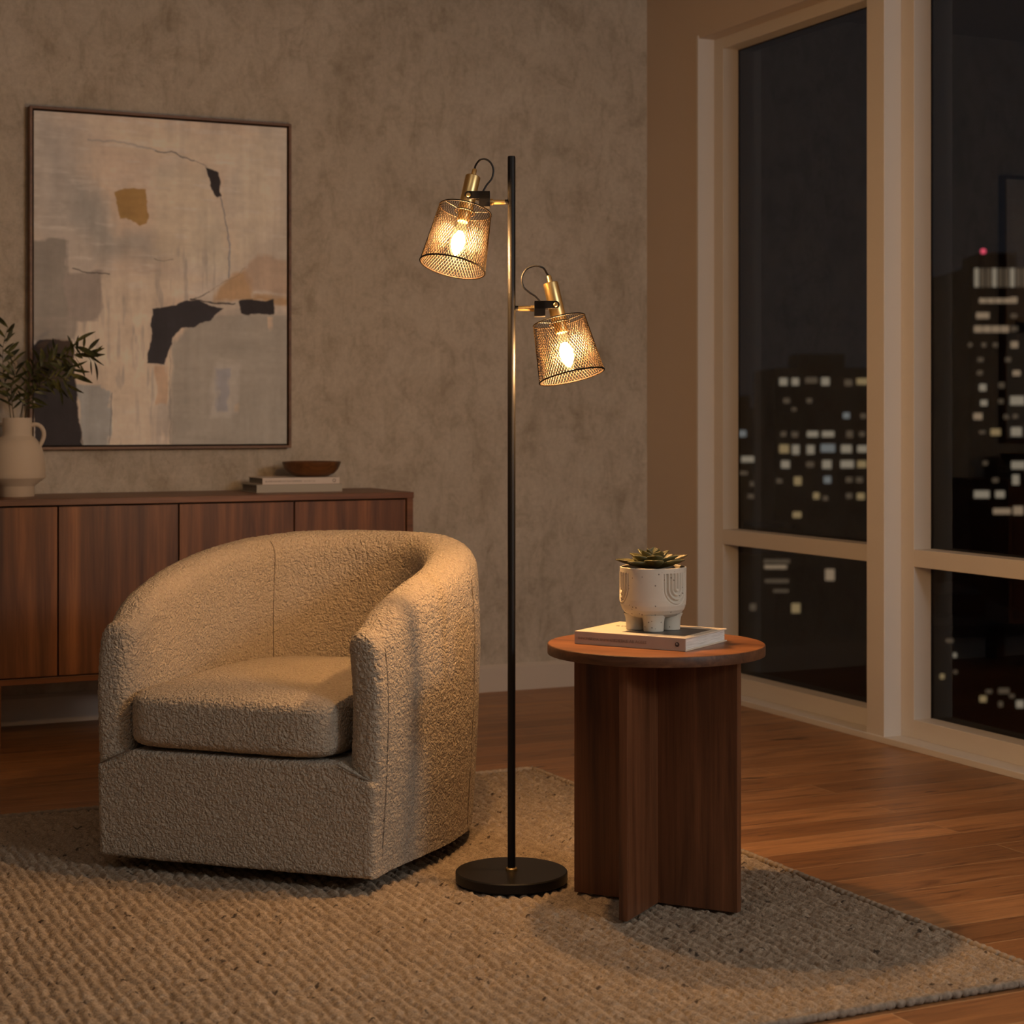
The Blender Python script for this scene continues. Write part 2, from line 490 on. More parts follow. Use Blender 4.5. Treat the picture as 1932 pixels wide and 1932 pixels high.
# ------------------------------------------------------------------ rug
def make_rug():
    x0, x1, y0, y1 = -3.62, -1.178, -3.565, -1.425
    nx, ny = int((x1-x0)/.0032), int((y1-y0)/.0036)
    X, Y = np.meshgrid(np.linspace(x0, x1, nx), np.linspace(y0, y1, ny), indexing='ij')
    P = np.stack([X, Y, X*0], -1)
    wob = (fbm(P*[1, .35, 1], 5, 2, 3)-.5)*.018 + (vnoise(P*[1, .8, 1], 34, 5)-.5)*.012 + (vnoise(P, 90, 6)-.5)*.005
    p = .0235
    u = (X+wob)/p
    row = np.floor(u); fr = u-row
    prof = np.sin(PI*fr)**.75
    rr = _hash(row, row*0, row*0, 11)
    par = np.where(row % 2 == 0, 1.0, -1.0)
    v = Y/.0185 + rr*7 + par*1.1*(fr-.5) + (vnoise(P, 30, 9)-.5)*1.5
    strand = np.floor(v); fv = v-strand
    loop = np.sin(PI*fv)**.55
    rnd = _hash(row, strand, row*0, 23)
    gap = np.clip((_hash(row, strand, row*0, 29)-.90)*8, 0, 1)          # loosely pulled loops
    h = prof*(.60+.40*loop)*(.72+.45*rnd)*(1-.55*gap)
    fuzz = vnoise(P, 170, 31)
    z = .0030 + .0080*h + .0018*(fuzz-.5) + .0034*(vnoise(P, 75, 33)-.5) + .003*(vnoise(P, 7, 41)-.5)
    z = np.minimum(z, .0123)
    e = np.minimum(np.minimum(x1-X, X-x0), np.minimum(y1-Y, Y-y0))
    z = z*np.clip(e/.012+.15, 0, 1)**.5
    # ragged outline
    jx = (vnoise(P, 45, 51)-.5)*.010; jy = (vnoise(P, 45, 57)-.5)*.010
    ed = np.clip(1-e/.03, 0, 1)
    Q = np.stack([X+jx*ed, Y+jy*ed, z+.0005], -1)
    tone = .12 + .34*rnd + .18*_hash(row, np.floor(Y/.35+rr*3), row*0, 71) + .42*fbm(P, 120, 2, 61)
    base = np.array([.33, .258, .185]); dark = np.array([.19, .14, .10]); lite = np.array([.44, .355, .265])
    t = tone[..., None]
    c = np.where(t < .5, dark+(base-dark)*t*2, base+(lite-base)*(t-.5)*2)
    fl = (fbm(P*[1, .8, 1], 70, 2, 77) > .835)[..., None]
    c = np.where(fl, np.array([.085, .065, .05]), c)
    root = empty('area_rug', ((x0+x1)/2, (y0+y1)/2, 0))
    tag(root, 'chunky braided beige wool rug on the plank floor under the armchair', 'rug')
    Q = Q-np.array([(x0+x1)/2, (y0+y1)/2, 0])
    me = grid_mesh('pile', Q, colors=c)
    finish('pile', me, MAT['rug'], root, smooth=False)
    me.polygons.foreach_set('use_smooth', [True]*len(me.polygons))
    hx, hy = (x1-x0)/2-.005, (y1-y0)/2-.005
    MB().box(-hx, hx, -hy, hy, .0002, .0035).build('backing', MAT['rug_edge'], root, smooth=False)
    # whipped yarn along the two edges in view
    n = 430
    for nm, a, bb in (('edge_binding', (hx+.006, -hy), (hx+.006, hy)), ('edge_binding', (-hx, -hy-.006), (hx+.006, -hy-.006)), ('edge_binding', (-hx, hy+.004), (hx+.004, hy+.004))):
        ln = math.dist(a, bb); m = int(ln/.004)
        tt = np.linspace(0, 1, m)
        cx = a[0]+(bb[0]-a[0])*tt; cy = a[1]+(bb[1]-a[1])*tt
        rad = .0055+.0022*np.abs(np.sin(np.arange(m)*PI/5))+.0012*np.array([random.random() for _ in range(m)])
        wv = np.array([random.uniform(-.0015, .0015) for _ in range(m)])
        MB().tube([(cx[i]+wv[i], cy[i]+wv[i], .0078) for i in range(m)], [float(r) for r in rad], 8).build(nm, MAT['rug_yarn'] if a[1] == bb[1] and a[1] < 0 else MAT['rug_side'], root, angle=80)
    return root
MAT['rug_yarn'] = m_simple('binding_yarn', (.24, .195, .15, 1), .95, 0, .15, .75, 110)
MAT['rug_side'] = m_simple('selvedge_yarn', (.32, .25, .18, 1), .95, 0, .15, .4, 110)
make_rug()

# ------------------------------------------------------------------ armchair
def boucle_relief(P, N, amp=.0032):
    q = P + .009*np.stack([vnoise(P, 75, s)-.5 for s in (1, 2, 3)], -1)
    r = np.abs(vnoise(q, 140, 5)*2-1)         # ridged curls
    r2 = vnoise(q, 190, 8)
    return P + N*((.55-r)*amp*.75 + (r2-.5)*amp*.75 + (vnoise(P, 16, 4)-.5)*.0016)[..., None]

def make_armchair():
    org = cam2w(-.590, 3.982, ZR)
    root = empty('swivel_armchair', org, PHI-math.radians(19.6))
    tag(root, 'cream boucle tub armchair with a loose seat cushion on the beige rug', 'armchair')
    half = [(-.349, 0.0), (-.363, .08), (-.375, .18), (-.385, .30), (-.381, .42), (-.353, .540), (-.300, .652), (-.214, .742), (-.110, .794), (0, .810)]
    ctrl = half + [(-x, y) for x, y in half[-2::-1]]
    NT_ = 520
    C = catmull(ctrl, NT_)
    T = np.gradient(C, axis=0); T /= np.linalg.norm(T, axis=1, keepdims=True)
    Nn = np.stack([-T[:, 1], T[:, 0]], 1)       # travelling left-front -> back -> right-front : outward is to the left
    if Nn[NT_//2][1] < 0: Nn = -Nn
    y = C[:, 1]
    H = np.interp(y, [0, .03, .07, .13, .2, .3, .4, .5, .6, .72, .82], [.536, .568, .591, .610, .629, .648, .665, .681, .694, .704, .706])
    ker = np.hanning(31); ker /= ker.sum()
    H = np.convolve(np.pad(H, 15, mode='edge'), ker, 'valid')
    TH = .081 + .052*np.clip(y/.6, 0, 1)          # wall thickness
    # profile (offset o: 0 outer .. 1 inner, height), shared by every station
    NS, NA = 150, 56
    def station(i, s=1.0):
        """profile of one station scaled about its medial line by s"""
        h2 = TH[i]/2*s
        top = H[i]-TH[i]/2*.95*(1-s)
        ry = min(.062, TH[i]*.62)*s
        z0 = .030
        zs = np.linspace(z0, top-ry, NS)
        a = np.linspace(0, PI, NA+2)[1:-1]
        ou = np.r_[np.full(NS, -h2), -h2*np.sign(np.cos(a))*np.abs(np.cos(a))**.8, np.full(NS, h2)]
        zz = np.r_[zs, top-ry+ry*np.sin(a)**.9, zs[::-1]]
        k = np.clip((zz-z0)/(H[i]-z0), 0, 1)
        lean = -.020*(1-k)**1.5 + .004*np.sin(k*PI) - .014*np.clip((k-.6)/.4, 0, 1)**2   # outward offset of the body
        infl = .022*np.clip((zz-.30)/.4, 0, 1)*(ou > 0)                                  # inner face leans back
        off = lean - TH[i]/2 - ou + infl*0
        return off, zz
    rows = []
    def place(i, s, fwd):
        off, zz = station(i, s)
        bx = C[i, 0]+Nn[i, 0]*off; by = C[i, 1]+Nn[i, 1]*off - fwd
        return np.stack([bx, by, zz], 1)
    R = .040
    ss = [math.sin(PI/2*k/14) for k in range(1, 14)]
    ss = list(np.linspace(.001, .6, 9)) + list(np.linspace(.65, .98, 10))
    for s in ss: rows.append(place(0, s, R*(1-s**3.2)**(1/2.4)))
    for i in range(NT_): rows.append(place(i, 1.0, 0))
    for s in ss[::-1]: rows.append(place(NT_-1, s, R*(1-s**3.2)**(1/2.4)))
    P = np.array(rows)
    N = grid_normals(P)
    # orient normals outward
    mid = P[len(P)//2, 20]; nm = N[len(P)//2, 20]
    if nm[1] < 0: N = -N; flip = True
    else: flip = False
    Q = boucle_relief(P, N)
    if flip: Q = Q[::-1]
    me = grid_mesh('tub_shell', Q)
    sh = finish('tub_shell', me, MAT['boucle'], root, smooth=False)
    me.polygons.foreach_set('use_smooth', [True]*len(me.polygons))
    # seams: inside back, outer right side, front corners
    def seam(i, frm, to, name='seam', off_in=True, parent=sh):
        off, zz = station(i, 1.0)
        idx = range(frm, to)
        pts = []
        for j in idx:
            o = off[j] + (-.0010 if off_in else .0010)
            pts.append((C[i, 0]+Nn[i, 0]*o, C[i, 1]+Nn[i, 1]*o, zz[j]))
        MB().tube(pts, .0013, 6).build(name, MAT['seam'], parent)
    tot = NS*2+NA
    seam(int(NT_*.305), NS+NA//2+10, tot-60)
    seam(NT_-1, 4, NS+4, off_in=False)
    seam(NT_-112, 4, NS+2, off_in=False)
    # front panel under the cushion
    zt, zc = .226, .264
    nx, nz = 210, 90
    U, V = np.meshgrid(np.linspace(-1, 1, nx), np.linspace(0, 1, nz), indexing='ij')
    hw = .338
    xx = U*hw
    ztop = np.where(np.abs(xx) < .248, zc, zc-(np.abs(xx)-.248)/(hw-.248)*(zc-zt))
    zz = .026+(ztop-.026)*V
    r = .014
    dx = hw-np.abs(xx); dz = np.minimum(ztop-zz, zz-.026)
    def rnd(d): d = np.clip(d/r, 0, 1); return np.sqrt(1-(1-d)**2)
    yy = -.043-.004*np.cos(U*PI/2) + r*(1-np.minimum(rnd(dx), .35+.65*rnd(dz)))
    xb = xx*(1-.016*(1-V))
    P = np.stack([xb, yy, zz], -1)
    # wrap the skin back round all four sides
    def ring(scale_y): 
        return np.stack([P[..., 0], P[..., 1]*0+scale_y, P[..., 2]], -1)
    N = grid_normals(P); N = np.where(N[..., 1:2] > 0, -N, N)
    Q = boucle_relief(P, N, .0028)
    me = grid_mesh('front_panel', Q)
    bm = bmesh.new(); bm.from_mesh(me)
    be = [e for e in bm.edges if e.is_boundary]
    ext = bmesh.ops.extrude_edge_only(bm, edges=be)
    for g in ext['geom']:
        if isinstance(g, bmesh.types.BMVert): g.co.y = .10
    bmesh.ops.recalc_face_normals(bm, faces=bm.faces)
    bm.to_mesh(me); bm.free()
    fp = finish('front_panel', me, MAT['boucle'], root, smooth=False)
    me.polygons.foreach_set('use_smooth', [True]*len(me.polygons))
    # diagonal seams where the arms meet the panel
    for sgn in (-1, 1):
        pts = [(sgn*(.251+(hw-.255)*k/12), -.0465+.016*(k/12)**4, zc+.001-(zc-zt)*k/12) for k in range(13)]
        MB().tube(pts, .0017, 6).build('seam', MAT['seam'], fp)
    MB().prism([(-.32, .06), (.32, .06), (.335, .30), (.30, .52), (.19, .69), (0, .75), (-.19, .69), (-.30, .52), (-.335, .30)], .034, .268).build('seat_deck', MAT['boucle'], root)
    # loose cushion
    nth, nph = 520, 190
    th = np.linspace(0, 2*PI, nth, endpoint=False); ph = np.linspace(-PI/2, PI/2, nph)
    TH2, PH = np.meshgrid(th, ph, indexing='ij')
    ct, st = np.cos(TH2), np.sin(TH2)
    a, bf, bb = .255, .345, .345
    pw = np.where(st < 0, 9.0, 3.4)
    Rr = (np.abs(ct/a)**pw + np.abs(st/np.where(st < 0, bf, bb))**pw)**(-1/pw)
    e = .30
    cr = np.cos(PH)**e; sz = np.sign(np.sin(PH))*np.abs(np.sin(PH))**e
    rad = Rr*cr
    hx, hy = rad*ct, rad*st
    crown = .020*np.clip(1-(hx/a)**2, 0, 1)*np.clip(1-(hy/.345)**2, 0, 1)*(sz > 0)
    z = .331 + .067*sz + crown
    P = np.stack([hx-.014, hy+.287, z], -1)
    N = grid_normals(P)
    if N[10, nph//2] @ np.array([1, 0, 0]) < 0: N = -N
    Q = boucle_relief(P, N, .0028)
    me = grid_mesh('seat_cushion', Q, close_u=True)
    cu = finish('seat_cushion', me, MAT['boucle'], root, smooth=False)
    me.polygons.foreach_set('use_smooth', [True]*len(me.polygons))
    MB().lathe([(0, .001), (.24, .001), (.24, .012), (.10, .014), (.10, .035), (0, .035)], 64, Matrix.Translation((0, .36, 0))).build('swivel_base', MAT['black_metal'], root)
    return root
make_armchair()

# ------------------------------------------------------------------ floor lamp
def make_lamp():
    root = empty('floor_lamp', cam2w(-.001, 3.932, ZR))
    root.rotation_euler = (0, 0, PHI)
    tag(root, 'black two-headed floor lamp with glowing gold mesh shades beside the armchair', 'floor lamp')
    K = 877.0
    def L(px, py, y=0.0): return Vector(((px-965)/K, y, 1.0+(785-py)/K))
    MB().lathe([(0, 0), (.118, 0), (.1205, .003), (.1205, .020), (.118, .0225), (0, .0225)], 96).build('base', MAT['black_metal'], root)
    MB().lathe([(.0086, .0225), (.0125, .0225), (.0125, .0265), (.0105, .029), (.0086, .029)], 40).build('collar', MAT['brass'], root)
    MB().lathe([(0, .022), (.0085, .022), (.0085, 1.555), (.0078, 1.5575), (0, 1.5575)], 40).build('pole', MAT['black_metal'], root)
    heads = [
        dict(side=-1, piv=L(884, 371), D=Vector((-.205, -.235, -.95)), sh0=.033, sh1=.163, stem=382.5,
             cord=[(894, 322), (897, 312), (905, 305), (916, 303), (926, 310), (931, 323), (928, 339), (918, 352), (909, 368)], cy=-.012, sock=.046),
        dict(side=1, piv=L(1048, 577), D=Vector((.215, -.150, -.965)), sh0=.035, sh1=.159, stem=583,
             cord=[(1036, 526), (1032, 517), (1024, 507), (1008, 504), (993, 510), (985, 525), (987, 542), (998, 553), (1010, 561), (1020, 572)], cy=-.012, sock=.050),
    ]
    for hd in heads:
        piv, D, sd = hd['piv'], hd['D'].normalized(), hd['side']
        M = axis_matrix(piv, D)                   # local +z points down the shade
        t = hd['sock']
        s = MB().lathe([(0, -t), (.0150, -t), (.0163, -t+.0015), (.0163, hd['sh0']+.002), (.0150, hd['sh0']+.004), (0, hd['sh0']+.004)], 48, M)
        head = s.build('lamp_head', MAT['brass'], root)
        MB().lathe([(0, -t-.017), (.0040, -t-.017), (.0052, -t-.015), (.0052, -t+.0005), (0, -t+.0005)], 24, M).build('cord_cap', MAT['brass'], head)
        # fork bracket
        zb = piv.z; xp = piv.x
        xin = xp + (-sd)*.046                     # towards the pole
        m = MB()
        for yy in (-.0215, .0175):
            lo, hi = sorted((xp, xin))
            m.box(lo, hi, yy, yy+.004, zb-.0085, zb+.0085)
            Mc = Matrix.Translation((xp, yy+.002, zb)) @ Matrix.Rotation(PI/2, 4, 'X')
            m.lathe([(0, -.002), (.0085, -.002), (.0085, .002), (0, .002)], 28, Mc)
        lo, hi = sorted((xin, xin+sd*.024))
        m.box(lo, hi, -.0215, .0215, zb-.025, zb+.0085)
        m.build('bracket', MAT['black_metal'], head, bevel=.0008)
        Ms = Matrix.Translation((xp, -.0215, zb)) @ Matrix.Rotation(PI/2, 4, 'X')
        MB().lathe([(0, .0032), (.0035, .003), (.0048, .0015), (.0048, 0), (0, 0)], 28, Ms).build('pivot_screw', MAT['brass'], head)
        # stem to the pole
        zs = 1.0+(785-hd['stem'])/K
        xa = sd*.0145; xb = xin
        ln = abs(xb-xa)
        Mx = axis_matrix((xa, 0, zs), (sd, 0, 0), (0, 0, 1))
        MB().lathe([(0, 0), (.0052, 0), (.0052, ln*.78), (.0068, ln*.80), (.0068, ln), (0, ln)], 28, Mx).build('stem', MAT['brass'], head)
        Mx2 = axis_matrix((sd*.0075, 0, zs), (sd, 0, 0), (0, 0, 1))
        MB().lathe([(0, 0), (.0060, 0), (.0060, .0055), (.0048, .0075), (0, .0075)], 24, Mx2).build('stem_ferrule', MAT['black_metal'], head)
        # cord
        topc = piv - D*(t+.016)
        pts = [L(px, py, hd['cy']) for px, py in hd['cord']]
        pts[0] = topc; pts[1].y = topc.y*.8
        C = catmull([tuple(p) for p in pts], 60)
        MB().tube([tuple(p) for p in C], .0021, 10).build('cord', MAT['black_plastic'], head)
        # shade : two families of helical wires between rims
        z0, z1, r0, r1 = hd['sh0'], hd['sh1'], .0565, .0705
        m = MB(); NW, NSG = 66, 20
        for fam in (1, -1):
            for k in range(NW):
                pts = []
                for q in range(NSG+1):
                    u = q/NSG
                    a = 2*PI*k/NW + fam*u*1.02
                    r = r0+(r1-r0)*u + fam*.0003
                    pts.append((r*math.cos(a), r*math.sin(a), z0+(z1-z0)*u))
                m.tube(pts, .00062, 4, M=M)
        m.build('shade_mesh', MAT['mesh'], head)
        for r, z, rr in ((r0, z0, .0016), (r1, z1, .0019)):
            MB().tube([(r*math.cos(2*PI*k/96), r*math.sin(2*PI*k/96), z) for k in range(96)], rr, 10, True, M).build('shade_rim', MAT['rim'], head)
        m = MB()
        m.tube([(.022*math.cos(2*PI*k/48), .022*math.sin(2*PI*k/48), z0+.004) for k in range(48)], .0018, 8, True, M)
        for k in range(3):
            a = 2*PI*k/3+.4
            m.tube([(.016*math.cos(a), .016*math.sin(a), z0+.003), (r0*math.cos(a), r0*math.sin(a), z0+.0005)], .0013, 8, False, M)
        m.build('shade_spider', MAT['rim'], head)
        MB().lathe([(0, z0+.003), (.0135, z0+.003), (.0135, z0+.024), (.0120, z0+.027), (0, z0+.027)], 32, M).build('bulb_socket', MAT['brass'], head)
        zb0 = z0+.026
        MB().lathe([(.0085, zb0), (.0095, zb0+.008), (.0140, zb0+.022), (.0178, zb0+.038), (.0180, zb0+.050), (.0150, zb0+.066), (.0090, zb0+.079), (.0030, zb0+.087), (0, zb0+.088)], 32, M).build('bulb_glass', MAT['bulb_glass'], head)
        MB().lathe([(0, zb0+.022), (.0060, zb0+.024), (.0120, zb0+.034), (.0145, zb0+.045), (.0132, zb0+.058), (.0080, zb0+.070), (.0020, zb0+.077), (0, zb0+.0775)], 32, M).build('bulb_filament', MAT['bulb'], head)
    return root
BULB = 2700.0
MAT['bulb'] = m_emit('glowing_filament', (1.0, .53, .20), BULB)
def m_bulbglass():
    t = NT('bulb_glass_glow')
    tr = t.n('ShaderNodeBsdfTransparent')
    em = t.n('ShaderNodeEmission'); em.inputs[0].default_value = (1, .62, .22, 1); em.inputs[1].default_value = 3.0
    mx = t.n('ShaderNodeMixShader'); mx.inputs[0].default_value = .16
    t.l(tr.outputs[0], mx.inputs[1]); t.l(em.outputs[0], mx.inputs[2]); t.l(mx.outputs[0], t.out.inputs['Surface'])
    return t.m
MAT['bulb_glass'] = m_bulbglass()
make_lamp()

# ------------------------------------------------------------------ side table
TC = (.2965, 3.764)
def make_table():
    root = empty('side_table', cam2w(*TC, ZR), PHI-math.radians(27.2))
    tag(root, 'round walnut side table on crossed panel legs at the right of the rug', 'side table')
    R = .2235
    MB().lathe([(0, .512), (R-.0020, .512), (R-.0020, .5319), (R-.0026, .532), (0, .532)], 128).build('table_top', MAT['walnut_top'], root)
    MB().lathe([(R-.0019, .511), (R-.0004, .5112), (R, .5122), (R, .5300), (R-.0006, .5312), (R-.0019, .5316)], 128, closed=True).build('shaded_edge', MAT['walnut_shade'], root)  # rim ring in darker walnut, painting the shade on the edge
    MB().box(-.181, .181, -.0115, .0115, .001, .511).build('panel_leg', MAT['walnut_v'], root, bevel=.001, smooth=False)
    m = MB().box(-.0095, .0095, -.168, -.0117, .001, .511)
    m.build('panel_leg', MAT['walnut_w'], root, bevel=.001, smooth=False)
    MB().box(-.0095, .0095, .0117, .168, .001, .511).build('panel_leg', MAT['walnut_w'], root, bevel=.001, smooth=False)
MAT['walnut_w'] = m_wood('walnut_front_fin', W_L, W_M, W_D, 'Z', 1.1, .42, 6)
MAT['walnut_shade'] = m_wood('walnut_edge_shade', (.17, .075, .034, 1), (.105, .044, .020, 1), (.05, .021, .010, 1), 'X', 1.5, .5, 11)
make_table()

# ------------------------------------------------------------------ writing
def lettering(body, size, mat, parent, M, name='lettering', extrude=.0002):
    cu = bpy.data.curves.new(name, 'FONT'); cu.body = body; cu.size = size; cu.extrude = extrude; cu.resolution_u = 2
    tmp = bpy.data.objects.new(name, cu); COL.objects.link(tmp)
    dg = bpy.context.evaluated_depsgraph_get(); dg.update()
    me = bpy.data.meshes.new_from_object(tmp.evaluated_get(dg))
    bpy.data.objects.remove(tmp); bpy.data.curves.remove(cu)
    me.transform(M)
    return finish(name, me, mat, parent, smooth=False)

SPINE = lambda x, y, z: Matrix(((1, 0, 0, x), (0, 0, -1, y), (0, 1, 0, z), (0, 0, 0, 1)))   # reads along +x on a face looking to -y
FLAT = lambda x, y, z: Matrix.Translation((x, y, z))

def make_book(name, loc, rz, w, d, h, cover, pages, label, group=None, spine=None):
    """local: x along the spine, y depth, spine on the -y side"""
    root = empty(name, loc, rz)
    tag(root, label, 'book', group)
    c = .0026
    m = MB()
    m.box(0, w, .0012, d, 0, c); m.box(0, w, .0012, d, h-c, h)
    MB().box(0, w, 0, c, .0002, h-.0002).build('spine', spine or cover, root, bevel=.0008, smooth=False)
    m.build('cover', cover, root, bevel=.0006, smooth=False)
    MB().box(.004, w-.004, c, d-.004, c, h-c).build('page_block', pages, root, smooth=False)
    return root

ZT = ZR+.532
fl = on_plane(2, ZT, 1083.8, 1214.6); fr = on_plane(2, ZT, 1293.3, 1229.8); br = on_plane(2, ZT, 1374.5, 1209.8)
bw = (fr-fl).length; ang = math.atan2((fr-fl).y, (fr-fl).x)
bd = abs(Vector((-math.sin(ang), math.cos(ang), 0)).dot(br-fr))
bh = .0265
book = make_book('hardback_book', fl, ang, bw, bd, bh, MAT['book_cream'], MAT['paper'], 'thick cream hardback book lying on the walnut side table under the planter', spine=m_simple('shaded_spine_cover', (.40, .315, .255, 1), .6, var=.05))  # spine darker than the cover: its shade is put into the colour
lettering('SNNONEE', .0072, MAT['ink_soft'], book, SPINE(.008, -.0004, .0105))
lettering('NODIA, BNIMENOM, IA IA', .0068, MAT['ink_soft'], book, SPINE(.034, -.0004, .0100))
lettering('UTTIEEAIE AB AGEES', .0088, MAT['ink_soft'], book, SPINE(.0835, -.0004, .0098))
mm = MB().lathe([(0, 0), (.0048, 0), (.0048, .0003), (0, .0003)], 28, Matrix.Translation((bw-.018, -.0002, bh*.5)) @ Matrix.Rotation(PI/2, 4, 'X'))
em = mm.build('emblem', MAT['ink'], book)
mm = MB()
mm.prism([(-.0030, .0004), (-.0006, .0026), (.0014, .0010), (.0002, .0002)], .0003, .0006, Matrix.Translation((bw-.018, -.0002, bh*.5)) @ Matrix.Rotation(PI/2, 4, 'X'))
mm.build('emblem_mark', MAT['book_white'], em)
# cover photograph and title on the front board
MB().box(bw*.37, bw*.93, bd*.16, bd*.80, bh, bh+.0003).build('cover_photograph', MAT['photo_grey'], book, smooth=False)
lettering('Ia yoisalda', .013, MAT['ink'], book, FLAT(bw*.13, bd*.60, bh+.0002) @ Matrix.Rotation(.18, 4, 'Z'))

# ------------------------------------------------------------------ potted succulent
def make_succulent():
    zb = ZT+bh+.0004
    root = empty('potted_succulent', cam2w(.2915, 3.777, zb), PHI)
    tag(root, 'succulent in a speckled cream footed pot standing on the book', 'potted plant')
    prof = [(.020, .0275), (.030, .0262), (.040, .0268), (.050, .0300), (.0585, .0355), (.0645, .0435), (.0675, .053), (.0685, .064)]
    prof += [(.0685, .064+(.1285-.064)*k/40) for k in range(1, 41)] + [(.0680, .1297), (.0665, .1300), (.0650, .1295), (.0645, .128), (.0640, .112)]
    pr = np.array(prof)
    d = np.r_[0, np.cumsum(np.linalg.norm(np.diff(pr, axis=0), axis=1))]
    uu = np.linspace(0, d[-1], 190)
    rr = np.interp(uu, d, pr[:, 0]); zz = np.interp(uu, d, pr[:, 1])
    n = 460
    th = np.linspace(0, 2*PI, n, endpoint=False)
    TH, RR = np.meshgrid(th, rr, indexing='ij'); _, Z = np.meshgrid(th, zz, indexing='ij')
    outer = (np.arange(190) < 190*.80)[None, :]
    relief = np.zeros_like(RR)
    for deg in (42, -80, 162):                     # angle right of the camera-facing side
        a0 = -PI/2+math.radians(deg)
        s = (np.angle(np.exp(1j*(TH-a0))))*.0685
        zc = .0885
        dd = np.where(Z > zc, np.abs(s), np.hypot(s, Z-zc))
        ins = (dd < .0345) & (RR > .055)
        relief = np.where(ins & outer, .0029*(np.cos(2*PI*dd/.0088+PI)-.6)*np.clip((.0345-dd)/.002, 0, 1), relief)
    RR2 = RR+relief
    P = np.stack([RR2*np.cos(TH), RR2*np.sin(TH), Z], -1)
    me = grid_mesh('pot', P, close_u=True)
    pot = finish('pot', me, MAT['stoneware'], root, smooth=False)
    me.polygons.foreach_set('use_smooth', [True]*len(me.polygons))
    bm = bmesh.new(); bm.from_mesh(me); bmesh.ops.recalc_face_normals(bm, faces=bm.faces); bm.to_mesh(me); bm.free()
    MB().lathe([(0, .0268), (.024, .0268), (.024, .0285), (0, .0285)], 40).build('pot_floor', MAT['stoneware'], pot)
    for k in range(4):
        a = -PI/2+k*PI/2-.05
        M = Matrix.Translation((.035*math.cos(a), .035*math.sin(a), 0))
        MB().lathe([(0, 0), (.0195, 0), (.0206, .001), (.0212, .018), (.0225, .026), (.0262, .034), (0, .036)], 40, M).build('foot', MAT['stoneware'], pot)
    MB().lathe([(0, .119), (.030, .1185), (.0638, .116), (.0638, .112), (0, .112)], 40).build('soil', MAT['soil'], root)
    rnd = random.Random(5)
    def leaf(ang, ln, wd, tilt, r_base, zb, curl, name='leaf'):
        nu, nv = 16, 9
        P = np.zeros((nu, nv, 3))
        for i in range(nu):
            u = i/(nu-1)
            wdt = wd*(.42+.62*math.sin(PI*min(1, u*.80)))*(1-u**4.5)**.8
            bend = tilt + curl*u
            # integrate centreline
            x = r_base + ln*u*math.cos(tilt+curl*u*.5); zc = zb + ln*u*math.sin(tilt+curl*u*.5)
            for j in range(nv):
                v = j/(nv-1)*2-1
                cup = .42*wdt*v*v
                P[i, j] = (x - cup*math.sin(bend), v*wdt, zc + cup*math.cos(bend) + rnd.uniform(-.0003, .0003))
        ca, sa = math.cos(ang), math.sin(ang)
        Q = P.copy(); Q[..., 0] = P[..., 0]*ca-P[..., 1]*sa; Q[..., 1] = P[..., 0]*sa+P[..., 1]*ca
        me = grid_mesh(name, Q)
        o = finish(name, me, MAT['succulent'], root, smooth=False)
        me.polygons.foreach_set('use_smooth', [True]*len(me.polygons))
        so = o.modifiers.new('thick', 'SOLIDIFY'); so.thickness = .0022; so.offset = 0
    for k in range(7):  leaf(2*PI*k/7+.25+rnd.uniform(-.12, .12), rnd.uniform(.066, .077), .0215, .14+rnd.uniform(-.05, .10), .006, .125, .30)
    for k in range(6):  leaf(2*PI*k/6+.62+rnd.uniform(-.12, .12), rnd.uniform(.052, .060), .0190, .44+rnd.uniform(-.06, .06), .005, .127, .18)
    for k in range(5):  leaf(2*PI*k/5+.2+rnd.uniform(-.12, .12), rnd.uniform(.042, .048), .0150, .78+rnd.uniform(-.06, .06), .004, .130, .15)
    for k in range(4):  leaf(2*PI*k/4+.7, .036, .0105, 1.10, .002, .133, .12)
def m_succ():
    t = NT('succulent_leaf')
    v = t.coord()
    n = t.noise(v, 45, 4); n2 = t.noise(v, 9, 2)
    geo = t.n('ShaderNodeNewGeometry')
    c = t.ramp(n, [(.35, (.055, .055, .022)), (.6, (.13, .12, .048))])
    c = t.mix(t.ramp(n2, [(.45, (0, 0, 0)), (.65, (.75, .75, .75))]), c, (.26, .17, .06, 1))
    return t.bsdf(c, .42, normal=t.bump(n, .15, .002), spec=.5)
MAT['succulent'] = m_succ()
make_succulent()

